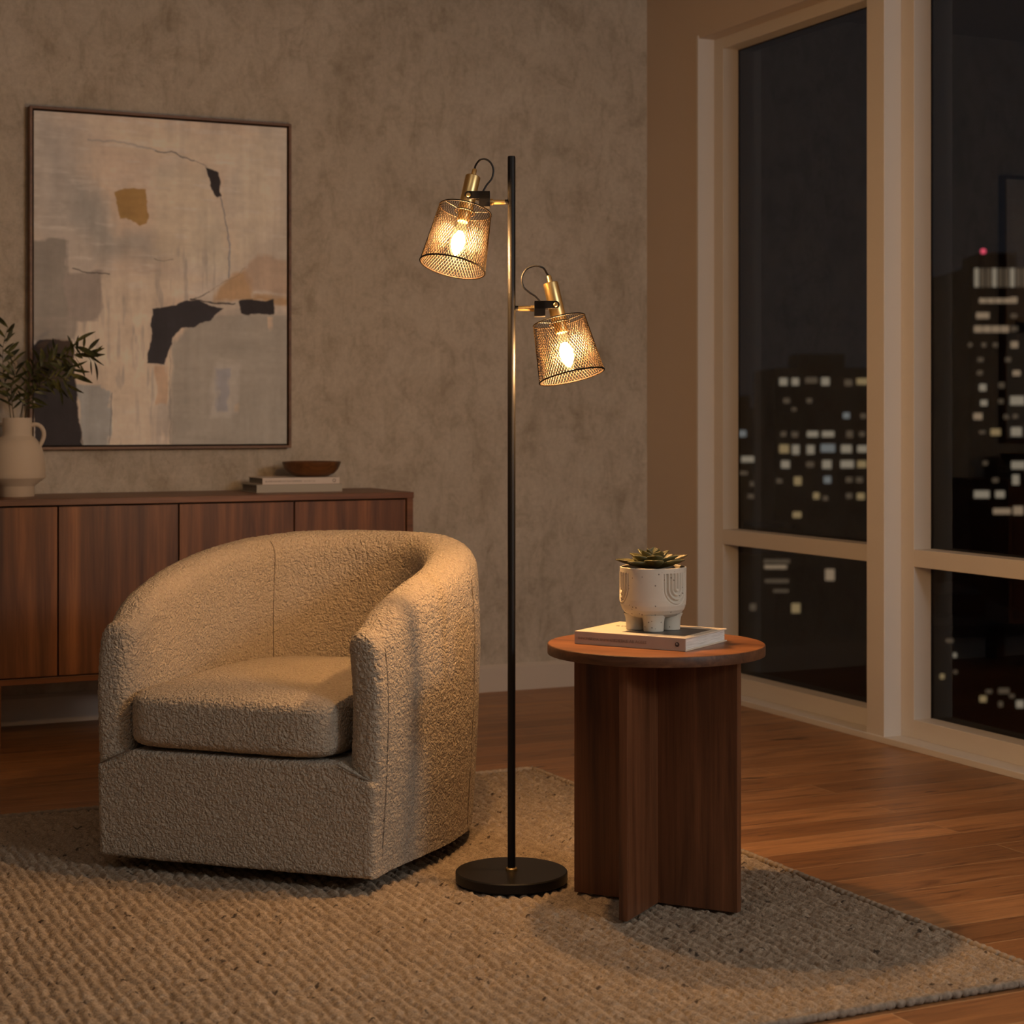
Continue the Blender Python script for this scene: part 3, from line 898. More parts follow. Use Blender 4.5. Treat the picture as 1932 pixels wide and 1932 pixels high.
# ------------------------------------------------------------------ sideboard
def make_sideboard():
    X1, X0, YB, YFc, H = -1.133, -2.745, -.016, -.420, .757
    cx = (X0+X1)/2
    root = empty('sideboard', (cx, (YB+YFc)/2, 0))
    tag(root, 'long low walnut sideboard with flat doors against the plaster wall', 'sideboard')
    oy = (YB+YFc)/2
    x0, x1, yf, yb = X0-cx, X1-cx, YFc-oy, YB-oy
    tt, z0 = .020, .190
    m = MB()
    m.box(x0, x1, yf, yb, H-tt, H)
    m.build('top', MAT['walnut_edge'], root, bevel=.0012, smooth=False)
    m = MB()
    m.box(x0+.002, x0+.024, yf+.002, yb, z0, H-tt); m.box(x1-.024, x1-.002, yf+.002, yb, z0, H-tt)
    m.box(x0+.024, x1-.024, yf+.002, yb, z0, z0+.018)
    m.build('carcass', MAT['walnut_edge'], root, bevel=.001, smooth=False)
    MB().box(x0+.024, x1-.024, yf+.024, yb, z0+.018, H-tt).build('interior', MAT['gap_shade'], root, smooth=False)
    seams = [-2.721, -2.3145, -1.9355, -1.5522, -1.1600]
    for k in range(4):
        a, b_ = seams[k]-cx, seams[k+1]-cx
        MB().box(a+.0025, b_-.0025, yf+.003, yf+.022, z0+.022, H-tt-.005).build('door', MAT['door_wood'][k], root, bevel=.0008, smooth=False)
    lw = .042
    legx = (-2.485-lw/2-cx, -(-2.485-lw/2-cx))
    for lx in legx:
        for ly in (yf+.006+lw/2, yb-.03-lw/2):
            MB().box(lx-lw/2, lx+lw/2, ly-lw/2, ly+lw/2, 0, z0).build('leg', MAT['walnut_leg'], root, bevel=.002, smooth=False)
    m = MB(); m.box(legx[0]+lw/2, legx[1]-lw/2, yb-.03-lw/2-.011, yb-.03-lw/2+.011, z0-.045, z0)
    m.build('stretcher', MAT['walnut_edge'], root, bevel=.001, smooth=False)
MAT['walnut_leg'] = m_wood('walnut_leg', (.25, .105, .046, 1), (.17, .07, .032, 1), (.10, .04, .02, 1), 'Z', 1.0, .4, 9)
make_sideboard()
ZS = .757

# books and bowl on the sideboard
a = on_plane(2, ZS, 486.3, 930.5); b_ = on_plane(2, ZS, 643.6, 927.0)
yfr = (a.y+b_.y)/2
lowb = make_book('hardback_book', (a.x, yfr, ZS), 0, b_.x-a.x, .175, .0265, MAT['book_grey'], MAT['page_grey'], 'plain grey linen book under the white book on the sideboard')
zs2 = ZS+.0265
a2 = on_plane(2, zs2, 492, 914.5); b2 = on_plane(2, zs2, 631, 911.5)
upb = make_book('paperback_book', (a2.x, yfr+.004, zs2+.0002), 0, b2.x-a2.x, .165, .0225, MAT['book_white'], MAT['page_grey'], 'white book with a lettered spine directly under the wooden bowl')
uw = b2.x-a2.x
lettering('BLUMKUS EU MIEN SUU MAN TREMENEAS', .0068, MAT['ink'], upb, SPINE(.010, -.0004, .0085))
lettering('untra kdii m any', .0062, MAT['ink_soft'], upb, SPINE(uw*.53, -.0004, .0088))
MB().tube([(uw*.928+.0048*math.cos(2*PI*k/28), -.0004, .0112+.0048*math.sin(2*PI*k/28)) for k in range(28)], .0009, 6, True).build('emblem', MAT['ink'], upb)
MB().box(uw*.928+.0018, uw*.928+.0045, -.0010, 0, .0062, .0080).build('emblem_mark', MAT['ink'], upb, smooth=False)
zs3 = zs2+.0229
bc = on_plane(2, zs3, 545, 895); 
bowl = empty('wooden_bowl', (bc.x, yfr+.085, zs3)); tag(bowl, 'shallow dark wooden bowl on top of the sideboard books', 'bowl')
MB().lathe([(0, 0), (.048, 0), (.060, .003), (.078, .012), (.091, .026), (.0985, .043), (.1000, .0495), (.0985, .0510), (.0965, .0495), (.0925, .038), (.083, .022), (.066, .011), (.040, .0075), (0, .007)], 80).build('bowl_body', MAT['bowl'], bowl)

# ------------------------------------------------------------------ vase and branches
VD = 5.80
VX = cam2w((32.5-966)/F*VD, VD)
vase = empty('ceramic_vase', (VX.x, VX.y, ZS)); vase.rotation_euler = (0, 0, PHI)
tag(vase, 'matt beige two-handled ceramic vase at the left end of the sideboard', 'vase')
prof = [(0, 0), (.052, 0), (.0535, .002), (.0535, .0325), (.0545, .0345), (.0870, .0585), (.0880, .0605), (.0872, .075), (.0858, .105), (.0830, .132), (.0770, .153),
        (.0680, .172), (.0580, .184), (.0485, .1905), (.0462, .194), (.0455, .205), (.0455, .2475), (.0440, .2495), (.0420, .2480), (.0415, .19), (.030, .188)]
MB().lathe(prof, 96).build('vase_body', MAT['vase'], vase, angle=50)
for sgn in (-1, 1):
    pts = [(.0435, .226), (.060, .2285), (.074, .222), (.083, .208), (.0845, .192), (.080, .177), (.0735, .164), (.068, .158)]
    C = catmull([(sgn*x, 0, z) for x, z in pts], 36)
    MB().tube([tuple(p) for p in C], .0068, 14).build('handle', MAT['vase'], vase)

def m_leaf():
    t = NT('olive_leaf')
    n = t.noise(t.coord(), 25, 3)
    c = t.ramp(n, [(.35, (.018, .022, .008)), (.52, (.060, .066, .018)), (.70, (.15, .14, .035))])
    return t.bsdf(c, .5, spec=.4)
MAT['leaf'] = m_leaf()
MAT['twig'] = m_simple('green_twig', (.06, .05, .025, 1), .7)

def make_branch(poly, leaves, label, seed, dy):
    """poly: pixel path of the stem; leaves: list of (px, py, angle_deg, length_px)"""
    rnd = random.Random(seed)
    k = VD/F
    org = Vector((VX.x, VX.y, ZS+.215))
    root = empty('leafy_branch', org); root.rotation_euler = (0, 0, PHI)
    tag(root, label, 'branch', 'branches standing in the vase')
    ox, oz = 32.5, 933.5-.215/k
    def Lc(px, py, y): return Vector(((px-ox)*k, y, (oz-py)*k))
    n = len(poly)
    pts = [Lc(px, py, dy*(i/(n-1))**.8) for i, (px, py) in enumerate(poly)]
    r0 = .021/max(.021, math.hypot(pts[0].x, pts[0].y)); pts[0].x *= r0
    C = catmull([tuple(p) for p in pts], 40)
    MB().tube([tuple(p) for p in C], [.0017-.001*i/39 for i in range(40)], 6).build('stem', MAT['twig'], root)
    m = MB()
    def leaf(base, ang, ln, wd, depth):
        d = Vector((math.cos(ang), depth, math.sin(ang))).normalized()
        s = d.cross(Vector((0, 1, .3))).normalized()*math.cos(rnd.uniform(-.9, .9)) + Vector((0, 1, 0))*math.sin(rnd.uniform(-.9, .9))
        s = (s-d*s.dot(d)).normalized(); nn = d.cross(s)
        vs = []; fs = []; N = 8; sag = rnd.uniform(-.42, .42)
        for i in range(N+1):
            u = i/N
            w_ = wd*math.sin(PI*min(1, u*.96+.02))**.8*(1-.15*u)
            c = base + d*(ln*u) + nn*(sag*ln*u*u) + Vector((0, 0, -.10*ln*u*u))
            vs += [c - s*w_ + nn*w_*.25, c, c + s*w_ + nn*w_*.25]
            if i < N:
                b0 = i*3
                fs += [(b0, b0+1, b0+4, b0+3), (b0+1, b0+2, b0+5, b0+4)]
        m.add(vs, fs)
    for (px, py, deg, lp) in leaves:
        i = min(range(40), key=lambda q: (C[q][0]-Lc(px, py, 0).x)**2 + (C[q][2]-Lc(px, py, 0).z)**2)
        base = Lc(px, py, C[i][1])
        if (base-Vector(C[i])).length > .006:
            mid = (base+Vector(C[i]))/2 + Vector((0, 0, -.004))
            m.tube([tuple(C[i]), tuple(mid), tuple(base)], .0007, 5)
        leaf(base, math.radians(deg), lp*k*1.14, lp*k*rnd.uniform(.10, .15), rnd.uniform(-.5, .5))
    o = m.build('leaves', MAT['leaf'], root, angle=70)
    return root

rb = random.Random(3)
def along(poly, n, a0, spread, ln, i0=14):
    C = catmull(poly, 60); out = []
    for k in range(n):
        i = int(i0+(59-i0)*k/(n-1)); i = min(i, 59)
        t = C[min(i+1, 59)]-C[i-1]; base = math.degrees(math.atan2(-t[1], t[0]))
        sd = 1 if k % 2 else -1
        out.append((C[i][0], C[i][1], base+sd*rb.uniform(.5, 1)*spread + a0, ln*rb.uniform(.75, 1.15)))
    return out
pA = [(22, 800), (10, 745), (-2, 700), (-6, 650), (0, 612)]
make_branch(pA, along(pA, 16, 0, 55, 34) + [(0, 640, 70, 30), (2, 662, 50, 30)], 'leafy green branch at the far left edge rising highest over the vase', 1, .09)
pB = [(40, 800), (48, 745), (70, 700), (105, 678), (140, 670), (165, 655)]
lB = along(pB, 20, 0, 70, 30, 26)
lB += [(148, 645, 38, 38), (140, 646, 100, 16), (152, 652, -20, 40), (160, 655, -42, 46), (150, 665, -8, 46), (165, 668, 20, 36), (172, 660, 55, 30), (182, 674, 62, 28),
       (185, 680, -62, 30), (178, 678, -85, 22), (135, 690, 8, 34), (140, 694, -18, 32), (160, 668, 120, 20), (158, 685, -70, 20), (125, 680, -30, 34)]
make_branch(pB, lB, 'leafy green branch reaching farthest right across the painting', 2, -.05)
pC = [(45, 800), (58, 760), (80, 728), (110, 712), (140, 712)]
lC = along(pC, 20, -8, 75, 28) + [(146, 704, -14, 40), (150, 712, 10, 20), (138, 722, -25, 32), (140, 728, -60, 24), (128, 735, -75, 22), (150, 730, -10, 20), (120, 722, -50, 28)]
make_branch(pC, lC, 'leafy green branch drooping low over the dark block of the painting', 3, -.10)
pD = [(35, 800), (42, 750), (52, 705), (72, 680), (98, 662)]
lD = along(pD, 22, 0, 80, 30) + [(70, 690, 40, 30), (84, 675, 65, 26), (96, 664, -10, 30), (110, 660, 35, 30), (105, 668, -35, 32), (92, 700, -20, 32), (100, 690, 5, 30), (84, 712, -40, 30)]
make_branch(pD, lD, 'leafy green branch in front of the painting frame left side', 4, .06)
pE = [(28, 800), (22, 760), (20, 725), (26, 700), (24, 668)]
lE = along(pE, 14, 0, 60, 30) + [(26, 708, 112, 32), (25, 706, 140, 34), (28, 706, 80, 30), (24, 712, 165, 30), (22, 720, 190, 26), (30, 730, 35, 26), (26, 745, 20, 26)]
make_branch(pE, lE, 'short upright leafy branch above the left side of the vase mouth', 5, .02)

# ------------------------------------------------------------------ painting
def make_painting():
    X0, X1, Z0, Z1 = -2.3306, -1.4372, .9015, 2.0268
    cx, cz = (X0+X1)/2, (Z0+Z1)/2
    root = empty('framed_painting', (cx, -.001, cz))
    tag(root, 'large abstract painting in a thin walnut frame on the plaster wall', 'painting')
    hw, hh, fw = (X1-X0)/2, (Z1-Z0)/2, .0085
    m = MB(); D = -.040
    m.box(-hw, hw, D, 0, hh-fw, hh); m.box(-hw, hw, D, 0, -hh, -hh+fw)
    m.box(-hw, -hw+fw, D, 0, -hh+fw, hh-fw); m.box(hw-fw, hw, D, 0, -hh+fw, hh-fw)
    m.build('picture_frame', MAT['frame_wood'], root, bevel=.0008, smooth=False)
    gp = .006
    MB().box(-hw+fw, hw-fw, -.012, -.001, -hh+fw, hh-fw).build('shadow_gap', MAT['gap_shade'], root, smooth=False)
    cw, chh = hw-fw-gp, hh-fw-gp
    nx, nz = 420, 530
    u = np.linspace(0, 1, nx); v = np.linspace(0, 1, nz)
    U, V = np.meshgrid(u, v, indexing='ij')
    # picture coordinates as measured on the photograph's enlargement
    zx = 152+1176*U; ytop = 70+80*U; ybot = 1630-8*U
    zy = ytop+(ybot-ytop)*V
    P3 = np.stack([U*.88, V*1.11, U*0], -1)
    # albedo from displayed sRGB
    IL = np.array([.355, .285, .225])
    def A(r, g, b): return np.clip(np.array(S(r, g, b)[:3])/IL, .01, .9)
    jx = zx + (fbm(P3, 14, 4, 1)-.5)*46 + (fbm(P3*[1, .2, 1], 70, 3, 2)-.5)*26
    jy = zy + (fbm(P3, 14, 4, 5)-.5)*46 + (fbm(P3*[.2, 1, 1], 70, 3, 6)-.5)*26
    sx = zx + (fbm(P3, 30, 4, 11)-.5)*22; sy = zy + (fbm(P3, 30, 4, 12)-.5)*22
    c = np.zeros((nx, nz, 3)) + A(150, 128, 108)
    streak = fbm(P3*[1, .16, 1], 26, 3, 21); streak2 = fbm(P3*[.2, 1, 1], 22, 3, 22); big = fbm(P3, 3.2, 4, 23)
    def blend(col, a): 
        nonlocal c
        c = c*(1-a[..., None]) + np.asarray(col)*a[..., None]
    def soft(d, w): return np.clip(.5-d/w, 0, 1)
    def sdbox(x, y, x0, x1, y0, y1, r=0):
        qx = np.abs(x-(x0+x1)/2)-(x1-x0)/2+r; qy = np.abs(y-(y0+y1)/2)-(y1-y0)/2+r
        return np.hypot(np.maximum(qx, 0), np.maximum(qy, 0))+np.minimum(np.maximum(qx, qy), 0)-r
    def sdpoly(x, y, poly):
        d = np.full(x.shape, 1e9); ins = np.zeros(x.shape, bool)
        n = len(poly)
        for i in range(n):
            (x0, y0), (x1, y1) = poly[i], poly[(i+1) % n]
            ex, ey = x1-x0, y1-y0
            t = np.clip(((x-x0)*ex+(y-y0)*ey)/(ex*ex+ey*ey), 0, 1)
            d = np.minimum(d, np.hypot(x-x0-t*ex, y-y0-t*ey))
            cr = ((y0 <= y) & (y1 > y)) | ((y1 <= y) & (y0 > y))
            with np.errstate(divide='ignore', invalid='ignore'):
                xi = x0+(y-y0)*(ex/ey if ey else 0)
            ins ^= cr & (x < xi)
        return np.where(ins, -d, d)
    def line(pts, w, col, a=1.0, x=None, y=None):
        x = sx if x is None else x; y = sy if y is None else y
        d = np.full(x.shape, 1e9); C = catmull(pts, 40)
        for i in range(39):
            e = C[i+1]-C[i]; t = np.clip(((x-C[i][0])*e[0]+(y-C[i][1])*e[1])/(e@e+1e-9), 0, 1)
            d = np.minimum(d, np.hypot(x-C[i][0]-t*e[0], y-C[i][1]-t*e[1]))
        blend(col, soft(d-w, 3)*a)
    # loose washes
    blend(A(132, 117, 103), np.clip((big-.42)*3, 0, 1)*.6)
    blend(A(163, 140, 117), np.clip((.5-big)*4, 0, 1)*.35)
    blend(A(124, 116, 106), np.clip((fbm(P3*[1, .45, 1], 6, 5, 41)-.50)*6, 0, 1)*.45)
    blend(A(166, 145, 124), np.clip((fbm(P3*[.5, 1, 1], 7, 5, 43)-.54)*7, 0, 1)*.45)
    blend(A(122, 112, 102), soft(sdpoly(jx, jy, [(150, 60), (420, 90), (390, 330), (420, 640), (260, 660), (150, 660)]), 160)*.62)
    blend(A(112, 106, 97), soft(sdpoly(jx, jy, [(330, 330), (450, 480), (520, 640), (690, 640), (700, 760), (450, 760), (330, 560)]), 90)*.60)
    blend(A(160, 136, 115), soft(sdpoly(jx, jy, [(380, 120), (1250, 200), (1300, 560), (1180, 740), (1050, 800), (1040, 330), (560, 250)]), 90)*.55)
    blend(A(128, 116, 103), soft(sdpoly(jx, jy, [(1010, 420), (1090, 300), (1110, 560), (1040, 620)]), 60)*.5)
    blend(A(164, 139, 117), soft(sdpoly(jx, jy, [(690, 330), (940, 330), (1040, 640), (1040, 820), (700, 760)]), 70)*.45)
    blend(A(158, 134, 114), soft(sdpoly(jx, jy, [(460, 840), (1000, 830), (700, 980), (680, 1240), (700, 1640), (500, 1640), (345, 1100)]), 50)*.75)
    s1 = fbm(P3*[1, .15, 1], 60, 3, 51); s2 = fbm(P3*[.2, 1, 1], 60, 3, 52); pz = np.clip((fbm(P3, 4, 3, 53)-.5)*6, 0, 1)
    blend(A(112, 102, 92), np.clip((s1-.60)*7, 0, 1)*pz*.5)
    blend(A(170, 148, 126), np.clip((s2-.62)*7, 0, 1)*(1-pz)*.35)
    # greys on the left
    blend(A(103, 93, 82), soft(sdbox(jx, jy, 120, 298, 668, 1140, 20), 14)*.95)
    blend(A(110, 97, 86), soft(sdbox(jx, jy, 290, 455, 820, 1048, 8), 14)*.90)
    blend(A(110, 98, 86), soft(sdpoly(jx, jy, [(150, 1030), (350, 1030), (335, 1140), (150, 1150)]), 16)*.85)
    # lower right grey field
    blend(A(116, 106, 94), soft(sdpoly(jx, jy, [(785, 1150), (850, 1080), (1010, 1010), (1340, 1010), (1340, 1640), (770, 1640)]), 24)*.95)
    blend(A(138, 126, 114), soft(sdpoly(jx, jy, [(970, 1240), (1110, 1240), (1105, 1490), (965, 1500)]), 26)*.55)
    blend(A(108, 103, 102), soft(sdpoly(jx, jy, [(975, 1270), (1045, 1265), (1040, 1465), (995, 1465)]), 16)*.8)
    blend(A(142, 120, 98), soft(sdpoly(sx, sy, [(1075, 1440), (1098, 1430), (1092, 1475), (1072, 1478)]), 12)*.6)
    blend(A(150, 126, 104), soft(sdbox(jx, jy, 1235, 1262, 1030, 1088, 4), 10)*.7)
    # blue-grey oval bottom left, ochre blocks
    blend(A(118, 112, 104), soft(sdpoly(jx, jy, [(345, 1340), (440, 1340), (492, 1400), (498, 1560), (480, 1640), (360, 1640)]), 10)*.95)
    line([(495, 1390), (497, 1480), (488, 1620)], 2, A(80, 76, 74), .8)
    blend(A(118, 88, 48), soft(sdpoly(sx, sy, [(507, 452), (550, 436), (655, 436), (668, 520), (660, 590), (628, 604), (565, 572), (540, 575)]), 6)*.95)
    blend(A(128, 98, 66), soft(sdpoly(jx, jy, [(1000, 900), (1060, 840), (1120, 810), (1160, 850), (1165, 930), (1340, 930), (1340, 965), (1090, 950), (985, 960)]), 22)*.85)
    blend(A(128, 104, 84), soft(sdpoly(jx, jy, [(1110, 830), (1200, 745), (1340, 770), (1340, 920), (1170, 910)]), 20)*.75)
    blend(A(136, 108, 84), soft(sdbox(jx, jy, 700, 757, 1255, 1450, 2), 10)*.7)
    blend(A(132, 118, 104), soft(sdbox(jx, jy, 690, 760, 1450, 1540, 4), 30)*.6)
    # darks
    K = A(36, 31, 30)
    blend(K, soft(sdpoly(sx, sy, [(150, 1165), (180, 1140), (318, 1138), (330, 1260), (350, 1490), (370, 1640), (150, 1640)]), 6))
    blend(A(58, 42, 30), soft(sdpoly(jx, jy, [(150, 1165), (180, 1140), (318, 1138), (326, 1260), (300, 1340), (150, 1350)]), 14)*.55)
    blend(K, soft(sdpoly(sx, sy, [(934, 333), (998, 350), (1010, 465), (988, 470), (958, 420)]), 4))
    blend(A(40, 36, 36), soft(sdpoly(sx, sy, [(684, 992), (800, 975), (850, 950), (900, 952), (960, 975), (1025, 988), (960, 1040), (880, 1080), (820, 1085), (775, 1130), (742, 1255), (660, 1248), (680, 1090)]), 4))
    blend(K, soft(sdbox(sx, sy, 1102, 1270, 952, 1020, 6), 5))
    line([(870, 945), (960, 960), (1080, 968)], 3.5, K, .9)
    line([(880, 945), (955, 910)], 2, K, .85)
    line([(955, 910), (1060, 850), (1130, 800)], 1.2, A(90, 70, 52), .6)
    line([(700, 255), (800, 272), (885, 303)], 3, A(66, 60, 56), .75)
    line([(390, 208), (480, 210), (560, 222), (700, 255)], 4, A(110, 102, 94), .55)
    line([(885, 303), (940, 330)], 2, A(80, 72, 66), .6)
    line([(1005, 470), (1030, 570), (1048, 700), (1052, 760), (1045, 850)], 3, A(86, 82, 80), .75)
    line([(1046, 660), (1054, 740), (1046, 840)], 5, A(110, 104, 100), .5)
    line([(322, 808), (380, 820), (450, 828), (490, 830)], 3, A(56, 48, 42), .8)
    line([(690, 762), (740, 765), (790, 762)], 1.5, A(70, 62, 54), .7)
    line([(345, 1480), (358, 1560), (372, 1625)], 2, A(60, 48, 42), .7)
    line([(770, 1150), (766, 1400), (770, 1620)], 2, A(96, 88, 80), .6)
    # brushwork
    scr = fbm(P3*[1, .12, 1], 80, 3, 27); scr2 = fbm(P3*[.12, 1, 1], 80, 3, 28)
    patch = np.clip((fbm(P3, 5, 3, 33)-.45)*5, 0, 1)
    c *= (1+.24*(streak-.5)+.20*(streak2-.5)+.16*(scr-.5)*patch+.14*(scr2-.5)*(1-patch)+.12*(fbm(P3, 70, 2, 25)-.5))[..., None]
    c = np.clip(c, .008, .9)
    hgt = .0010*streak+.0010*streak2
    P = np.stack([(U-.5)*2*cw, -.030-hgt, (.5-V)*2*chh], -1)
    me = grid_mesh('canvas', P, colors=c)
    finish('canvas', me, MAT['canvas'], root, smooth=False)
    me.polygons.foreach_set('use_smooth', [True]*len(me.polygons))
    MB().box(-cw, cw, -.0285, -.012, -chh, chh).build('stretcher', MAT['canvas_edge'], root, smooth=False)
MAT['canvas'] = m_attr('painted_canvas', .7, 500, .2, .0015, spec=.25)
MAT['canvas_edge'] = m_simple('raw_canvas', (.40, .35, .29, 1), .9)
MAT['frame_wood'] = m_wood('frame_walnut', (.24, .13, .07, 1), (.18, .092, .05, 1), (.11, .055, .03, 1), 'X', 1.0, .45, 7)
make_painting()

# ------------------------------------------------------------------ the city outside
MAT['facade'] = m_simple('dark_facade', (.030, .027, .026, 1), .8)
WARM = [m_emit('lit_window_warm', (1.0, .66, .40), .24), m_emit('lit_window_pale', (1.0, .78, .54), .24), m_emit('lit_window_cool', (.90, .88, .82), .16),
        m_emit('lit_window_dim', (1.0, .68, .42), .075), m_emit('lit_window_amber', (1.0, .66, .30), .24), m_emit('beacon_red', (1.0, .10, .16), .9)]
def building(px0, px1, ptop, d, depth, lights, label, conv, zbot=-70, extra=None):
    c0 = at_depth((px0+px1)/2, HY, d)
    root = empty('office_tower', (c0.x, c0.y, zbot), PHI)
    tag(root, label, 'building', 'night towers beyond the windows')
    k = d/F; w_ = (px1-px0)/2*k
    top = CH+(HY-ptop)*k - zbot
    m = MB().box(-w_, w_, 0, depth, 0, top)
    m.box(-w_*.5, w_*.3, depth*.3, depth*.7, top, top+3)
    m.build('facade', MAT['facade'], root, smooth=False)
    for (zx, zy, zw, zh, mi) in lights:
        px, py, pw, ph = conv(zx, zy, zw, zh)
        x = (px-(px0+px1)/2)*k; z = CH+(HY-py)*k-zbot
        MB().box(x-pw*k/2, x+pw*k/2, -.25, .05, z-ph*k/2, z+ph*k/2).build('lit_window', WARM[mi], root, smooth=False)
    return root, k, top, w_
c1 = lambda x, y, w_, h: (1300+x/2.147, 600+y/2.147, w_/2.147, h/2.147)
c4 = lambda x, y, w_, h: (1640+x/2.76, 300+y/2.76, w_/2.76, h/2.76)
c5 = lambda x, y, w_, h: (1700+x/4.6, 1000+y/4.6, w_/4.6, h/4.6)
LA = [(382, 258, 32, 30, 1), (430, 258, 28, 30, 1), (495, 252, 48, 24, 3), (552, 257, 32, 32, 1), (645, 262, 30, 26, 3), (702, 257, 46, 26, 4), (395, 335, 26, 20, 3), (487, 335, 22, 20, 3),
      (637, 395, 26, 24, 2), (706, 397, 24, 20, 3), (382, 470, 22, 20, 3), (428, 472, 26, 22, 3), (500, 470, 44, 24, 1), (563, 470, 48, 24, 1), (650, 470, 26, 28, 3), (700, 470, 22, 20, 3),
      (385, 530, 38, 34, 4), (432, 533, 28, 38, 1), (492, 533, 30, 36, 1), (562, 527, 56, 32, 2), (637, 530, 42, 32, 1), (702, 530, 40, 28, 1), (390, 593, 34, 30, 1), (490, 593, 30, 22, 3),
      (558, 593, 36, 34, 1), (640, 592, 52, 30, 1), (700, 592, 36, 28, 4), (440, 660, 30, 34, 4), (560, 655, 28, 28, 2), (648, 655, 26, 22, 3), (690, 655, 26, 22, 3), (515, 720, 24, 26, 4),
      (552, 730, 20, 18, 3), (648, 720, 24, 22, 3), (695, 722, 30, 26, 4), (437, 797, 34, 24, 4), (365, 660, 24, 18, 3), (425, 370, 18, 14, 3)]
building(1462, 1690, 694, 350, 30, LA, 'broad dark tower with rows of lit windows seen through the first window', c1)
LB = [(216, 468, 30, 26, 2), (280, 432, 24, 20, 3), (240, 572, 56, 24, 1), (222, 628, 30, 16, 3), (262, 672, 30, 20, 3), (250, 722, 24, 18, 3)]
building(1370, 1452, 770, 430, 25, LB, 'narrower dim tower beside the frame at the left of the first window', c1)
LE = [(355, 985, 105, 14, 3), (350, 1008, 90, 14, 0), (355, 1065, 96, 14, 3), (372, 1105, 60, 12, 3), (570, 1040, 36, 46, 0), (432, 1175, 34, 38, 4), (258, 1170, 24, 26, 3)]
building(1395, 1600, 1045, 260, 40, LE, 'low dark block with few lights behind the lower pane of the first window', c1, -90)
LC = [(558+i*31, 618, 21, 98, 3 if i % 3 else 1) for i in range(12)]
LC += [(590+i*42, 738, 36, 26, 0) for i in range(4)] + [(752, 735, 34, 32, 0), (590, 815, 66, 32, 0), (752, 817, 30, 22, 3)] + [(566+i*46, 886, 40, 34, 0) for i in range(4)] + [(755, 884, 34, 26, 3)]
LC += [(525, 968, 20, 22, 3), (596, 968, 24, 22, 3), (655, 968, 24, 22, 3), (755, 967, 36, 34, 0), (578, 1045, 28, 24, 3), (722, 1045, 28, 24, 3), (575, 1113, 28, 24, 3), (766, 1115, 38, 28, 0),
       (590, 1190, 34, 36, 1), (688, 1178, 30, 30, 3), (596, 1270, 34, 30, 1), (685, 1262, 24, 24, 3), (770, 1258, 72, 46, 1), (565, 1340, 44, 34, 0), (712, 1342, 24, 24, 3), (760, 1340, 26, 22, 3),
       (588, 1422, 30, 18, 3), (657, 1422, 50, 34, 4), (765, 1420, 54, 46, 1), (775, 1594, 70, 40, 1), (603, 1583, 24, 22, 3), (762, 1670, 34, 52, 1), (656, 1672, 30, 24, 3),
       (585, 1746, 78, 38, 1), (680, 1746, 46, 36, 1), (690, 1834, 90, 30, 0), (775, 1830, 50, 44, 0), (1000, 1258, 60, 40, 1), (850, 1420, 40, 34, 0), (840, 1594, 40, 34, 1), (850, 1120, 30, 26, 3), (850, 967, 36, 30, 0)]
tw, kk, tp, ww = building(1830, 2010, 502, 300, 30, LC, 'tall tower with a bright glazed top storey seen through the second window', c4)
pxm = 1640+610/2.76
xm = (pxm-1920)*kk
MB().tube([(xm, 2, tp-.5), (xm, 2, tp+2.6)], .12, 6).build('antenna', MAT['facade'], tw)
MB().lathe([(0, -.45), (.38, -.3), (.45, 0), (.38, .3), (0, .45)], 12, Matrix.Translation((xm, 2, tp+2.6))).build('beacon', WARM[5], tw)
LD = [(390, 825, 42, 42, 0), (342, 1040, 26, 30, 3), (432, 1360, 26, 36, 3), (405, 1685, 32, 40, 0), (350, 1872, 38, 52, 0), (450, 1866, 44, 56, 0), (430, 1140, 18, 24, 3), (455, 1650, 24, 22, 3)]
building(1740, 1822, 545, 380, 25, LD, 'slim dark tower beside the frame at the left of the second window', c4)
LF = [(465, 1085, 26, 34, 1), (355, 1270, 34, 40, 4), (470, 1230, 30, 30, 3), (420, 960, 60, 30, 3), (710, 1465, 56, 50, 4), (890, 1395, 90, 46, 3), (1030, 1510, 62, 62, 1), (862, 1510, 34, 46, 3), (760, 1400, 50, 30, 3), (960, 1440, 40, 30, 3)]
building(1745, 1990, 1180, 240, 40, LF, 'low dark block with blurred lights behind the lower pane of the second window', c5, -100)
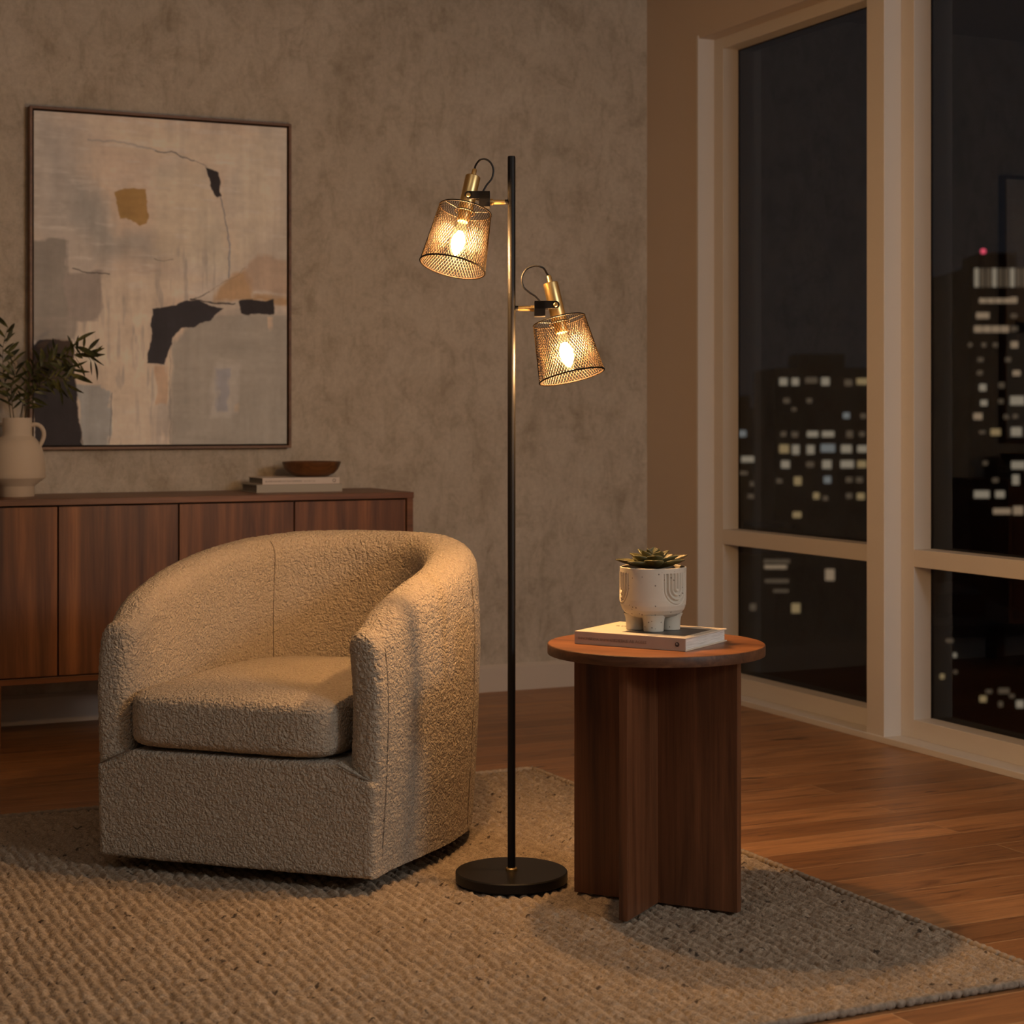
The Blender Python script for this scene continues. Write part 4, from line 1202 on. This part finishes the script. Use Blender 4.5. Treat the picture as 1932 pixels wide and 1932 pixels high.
struct(MB().box(20, 700, -300, 800, -101, -100).build('ground', m_simple('night_street', (.02, .02, .022, 1), .9), smooth=False))

# ------------------------------------------------------------------ lights, world, camera
def area(name, loc, target, size, energy, col, sy=None):
    l = bpy.data.lights.new(name, 'AREA'); l.energy = energy; l.color = col
    l.shape = 'RECTANGLE'; l.size = size; l.size_y = sy or size
    o = bpy.data.objects.new(name, l); COL.objects.link(o)
    o.location = loc
    o.rotation_euler = (Vector(target)-Vector(loc)).to_track_quat('-Z', 'Y').to_euler()
    return o
def globe(name, loc, r, energy, col):
    l = bpy.data.lights.new(name, 'POINT'); l.energy = energy; l.color = col; l.shadow_soft_size = r
    o = bpy.data.objects.new(name, l); COL.objects.link(o); o.location = loc
    return o
globe('added_fill_sphere', (-.40, -6.5, 1.95), .28, 106, (.90, .96, 1.0))  # unseen fill, added to lift the walls and window reveals
area('added_ceiling_fill', (-3.2, -4.2, 2.59), (-3.2, -4.2, 0), 1.2, 6, (1.0, .94, .86))  # soft overhead fill added out of view

w = bpy.data.worlds.new('night_sky'); bpy.context.scene.world = w; w.use_nodes = True
bg = w.node_tree.nodes.get('Background') or w.node_tree.nodes.new('ShaderNodeBackground')
bg.inputs[0].default_value = (.60, .62, .72, 1); bg.inputs[1].default_value = .010

cam = bpy.data.cameras.new('camera'); co = bpy.data.objects.new('camera', cam); COL.objects.link(co)
co.location = (OX, OY, CH); co.rotation_euler = (PI/2, 0, PHI)
cam.sensor_width = 36; cam.lens = F/1932*36; cam.shift_y = -(966-HY)/1932
cam.clip_end = 2000; cam.clip_start = .05
cam.dof.use_dof = True; cam.dof.focus_distance = 4.0; cam.dof.aperture_fstop = 5.8
sc = bpy.context.scene
sc.camera = co
sc.view_settings.view_transform = 'Standard'; sc.view_settings.look = 'None'; sc.view_settings.gamma = 1
sc.view_settings.use_curve_mapping = False
sc.view_settings.exposure = 0.0
sc.cycles.max_bounces = 8; sc.cycles.diffuse_bounces = 4; sc.cycles.transparent_max_bounces = 16
sc.cycles.use_denoising = True
sc.cycles.sample_clamp_indirect = 4.0
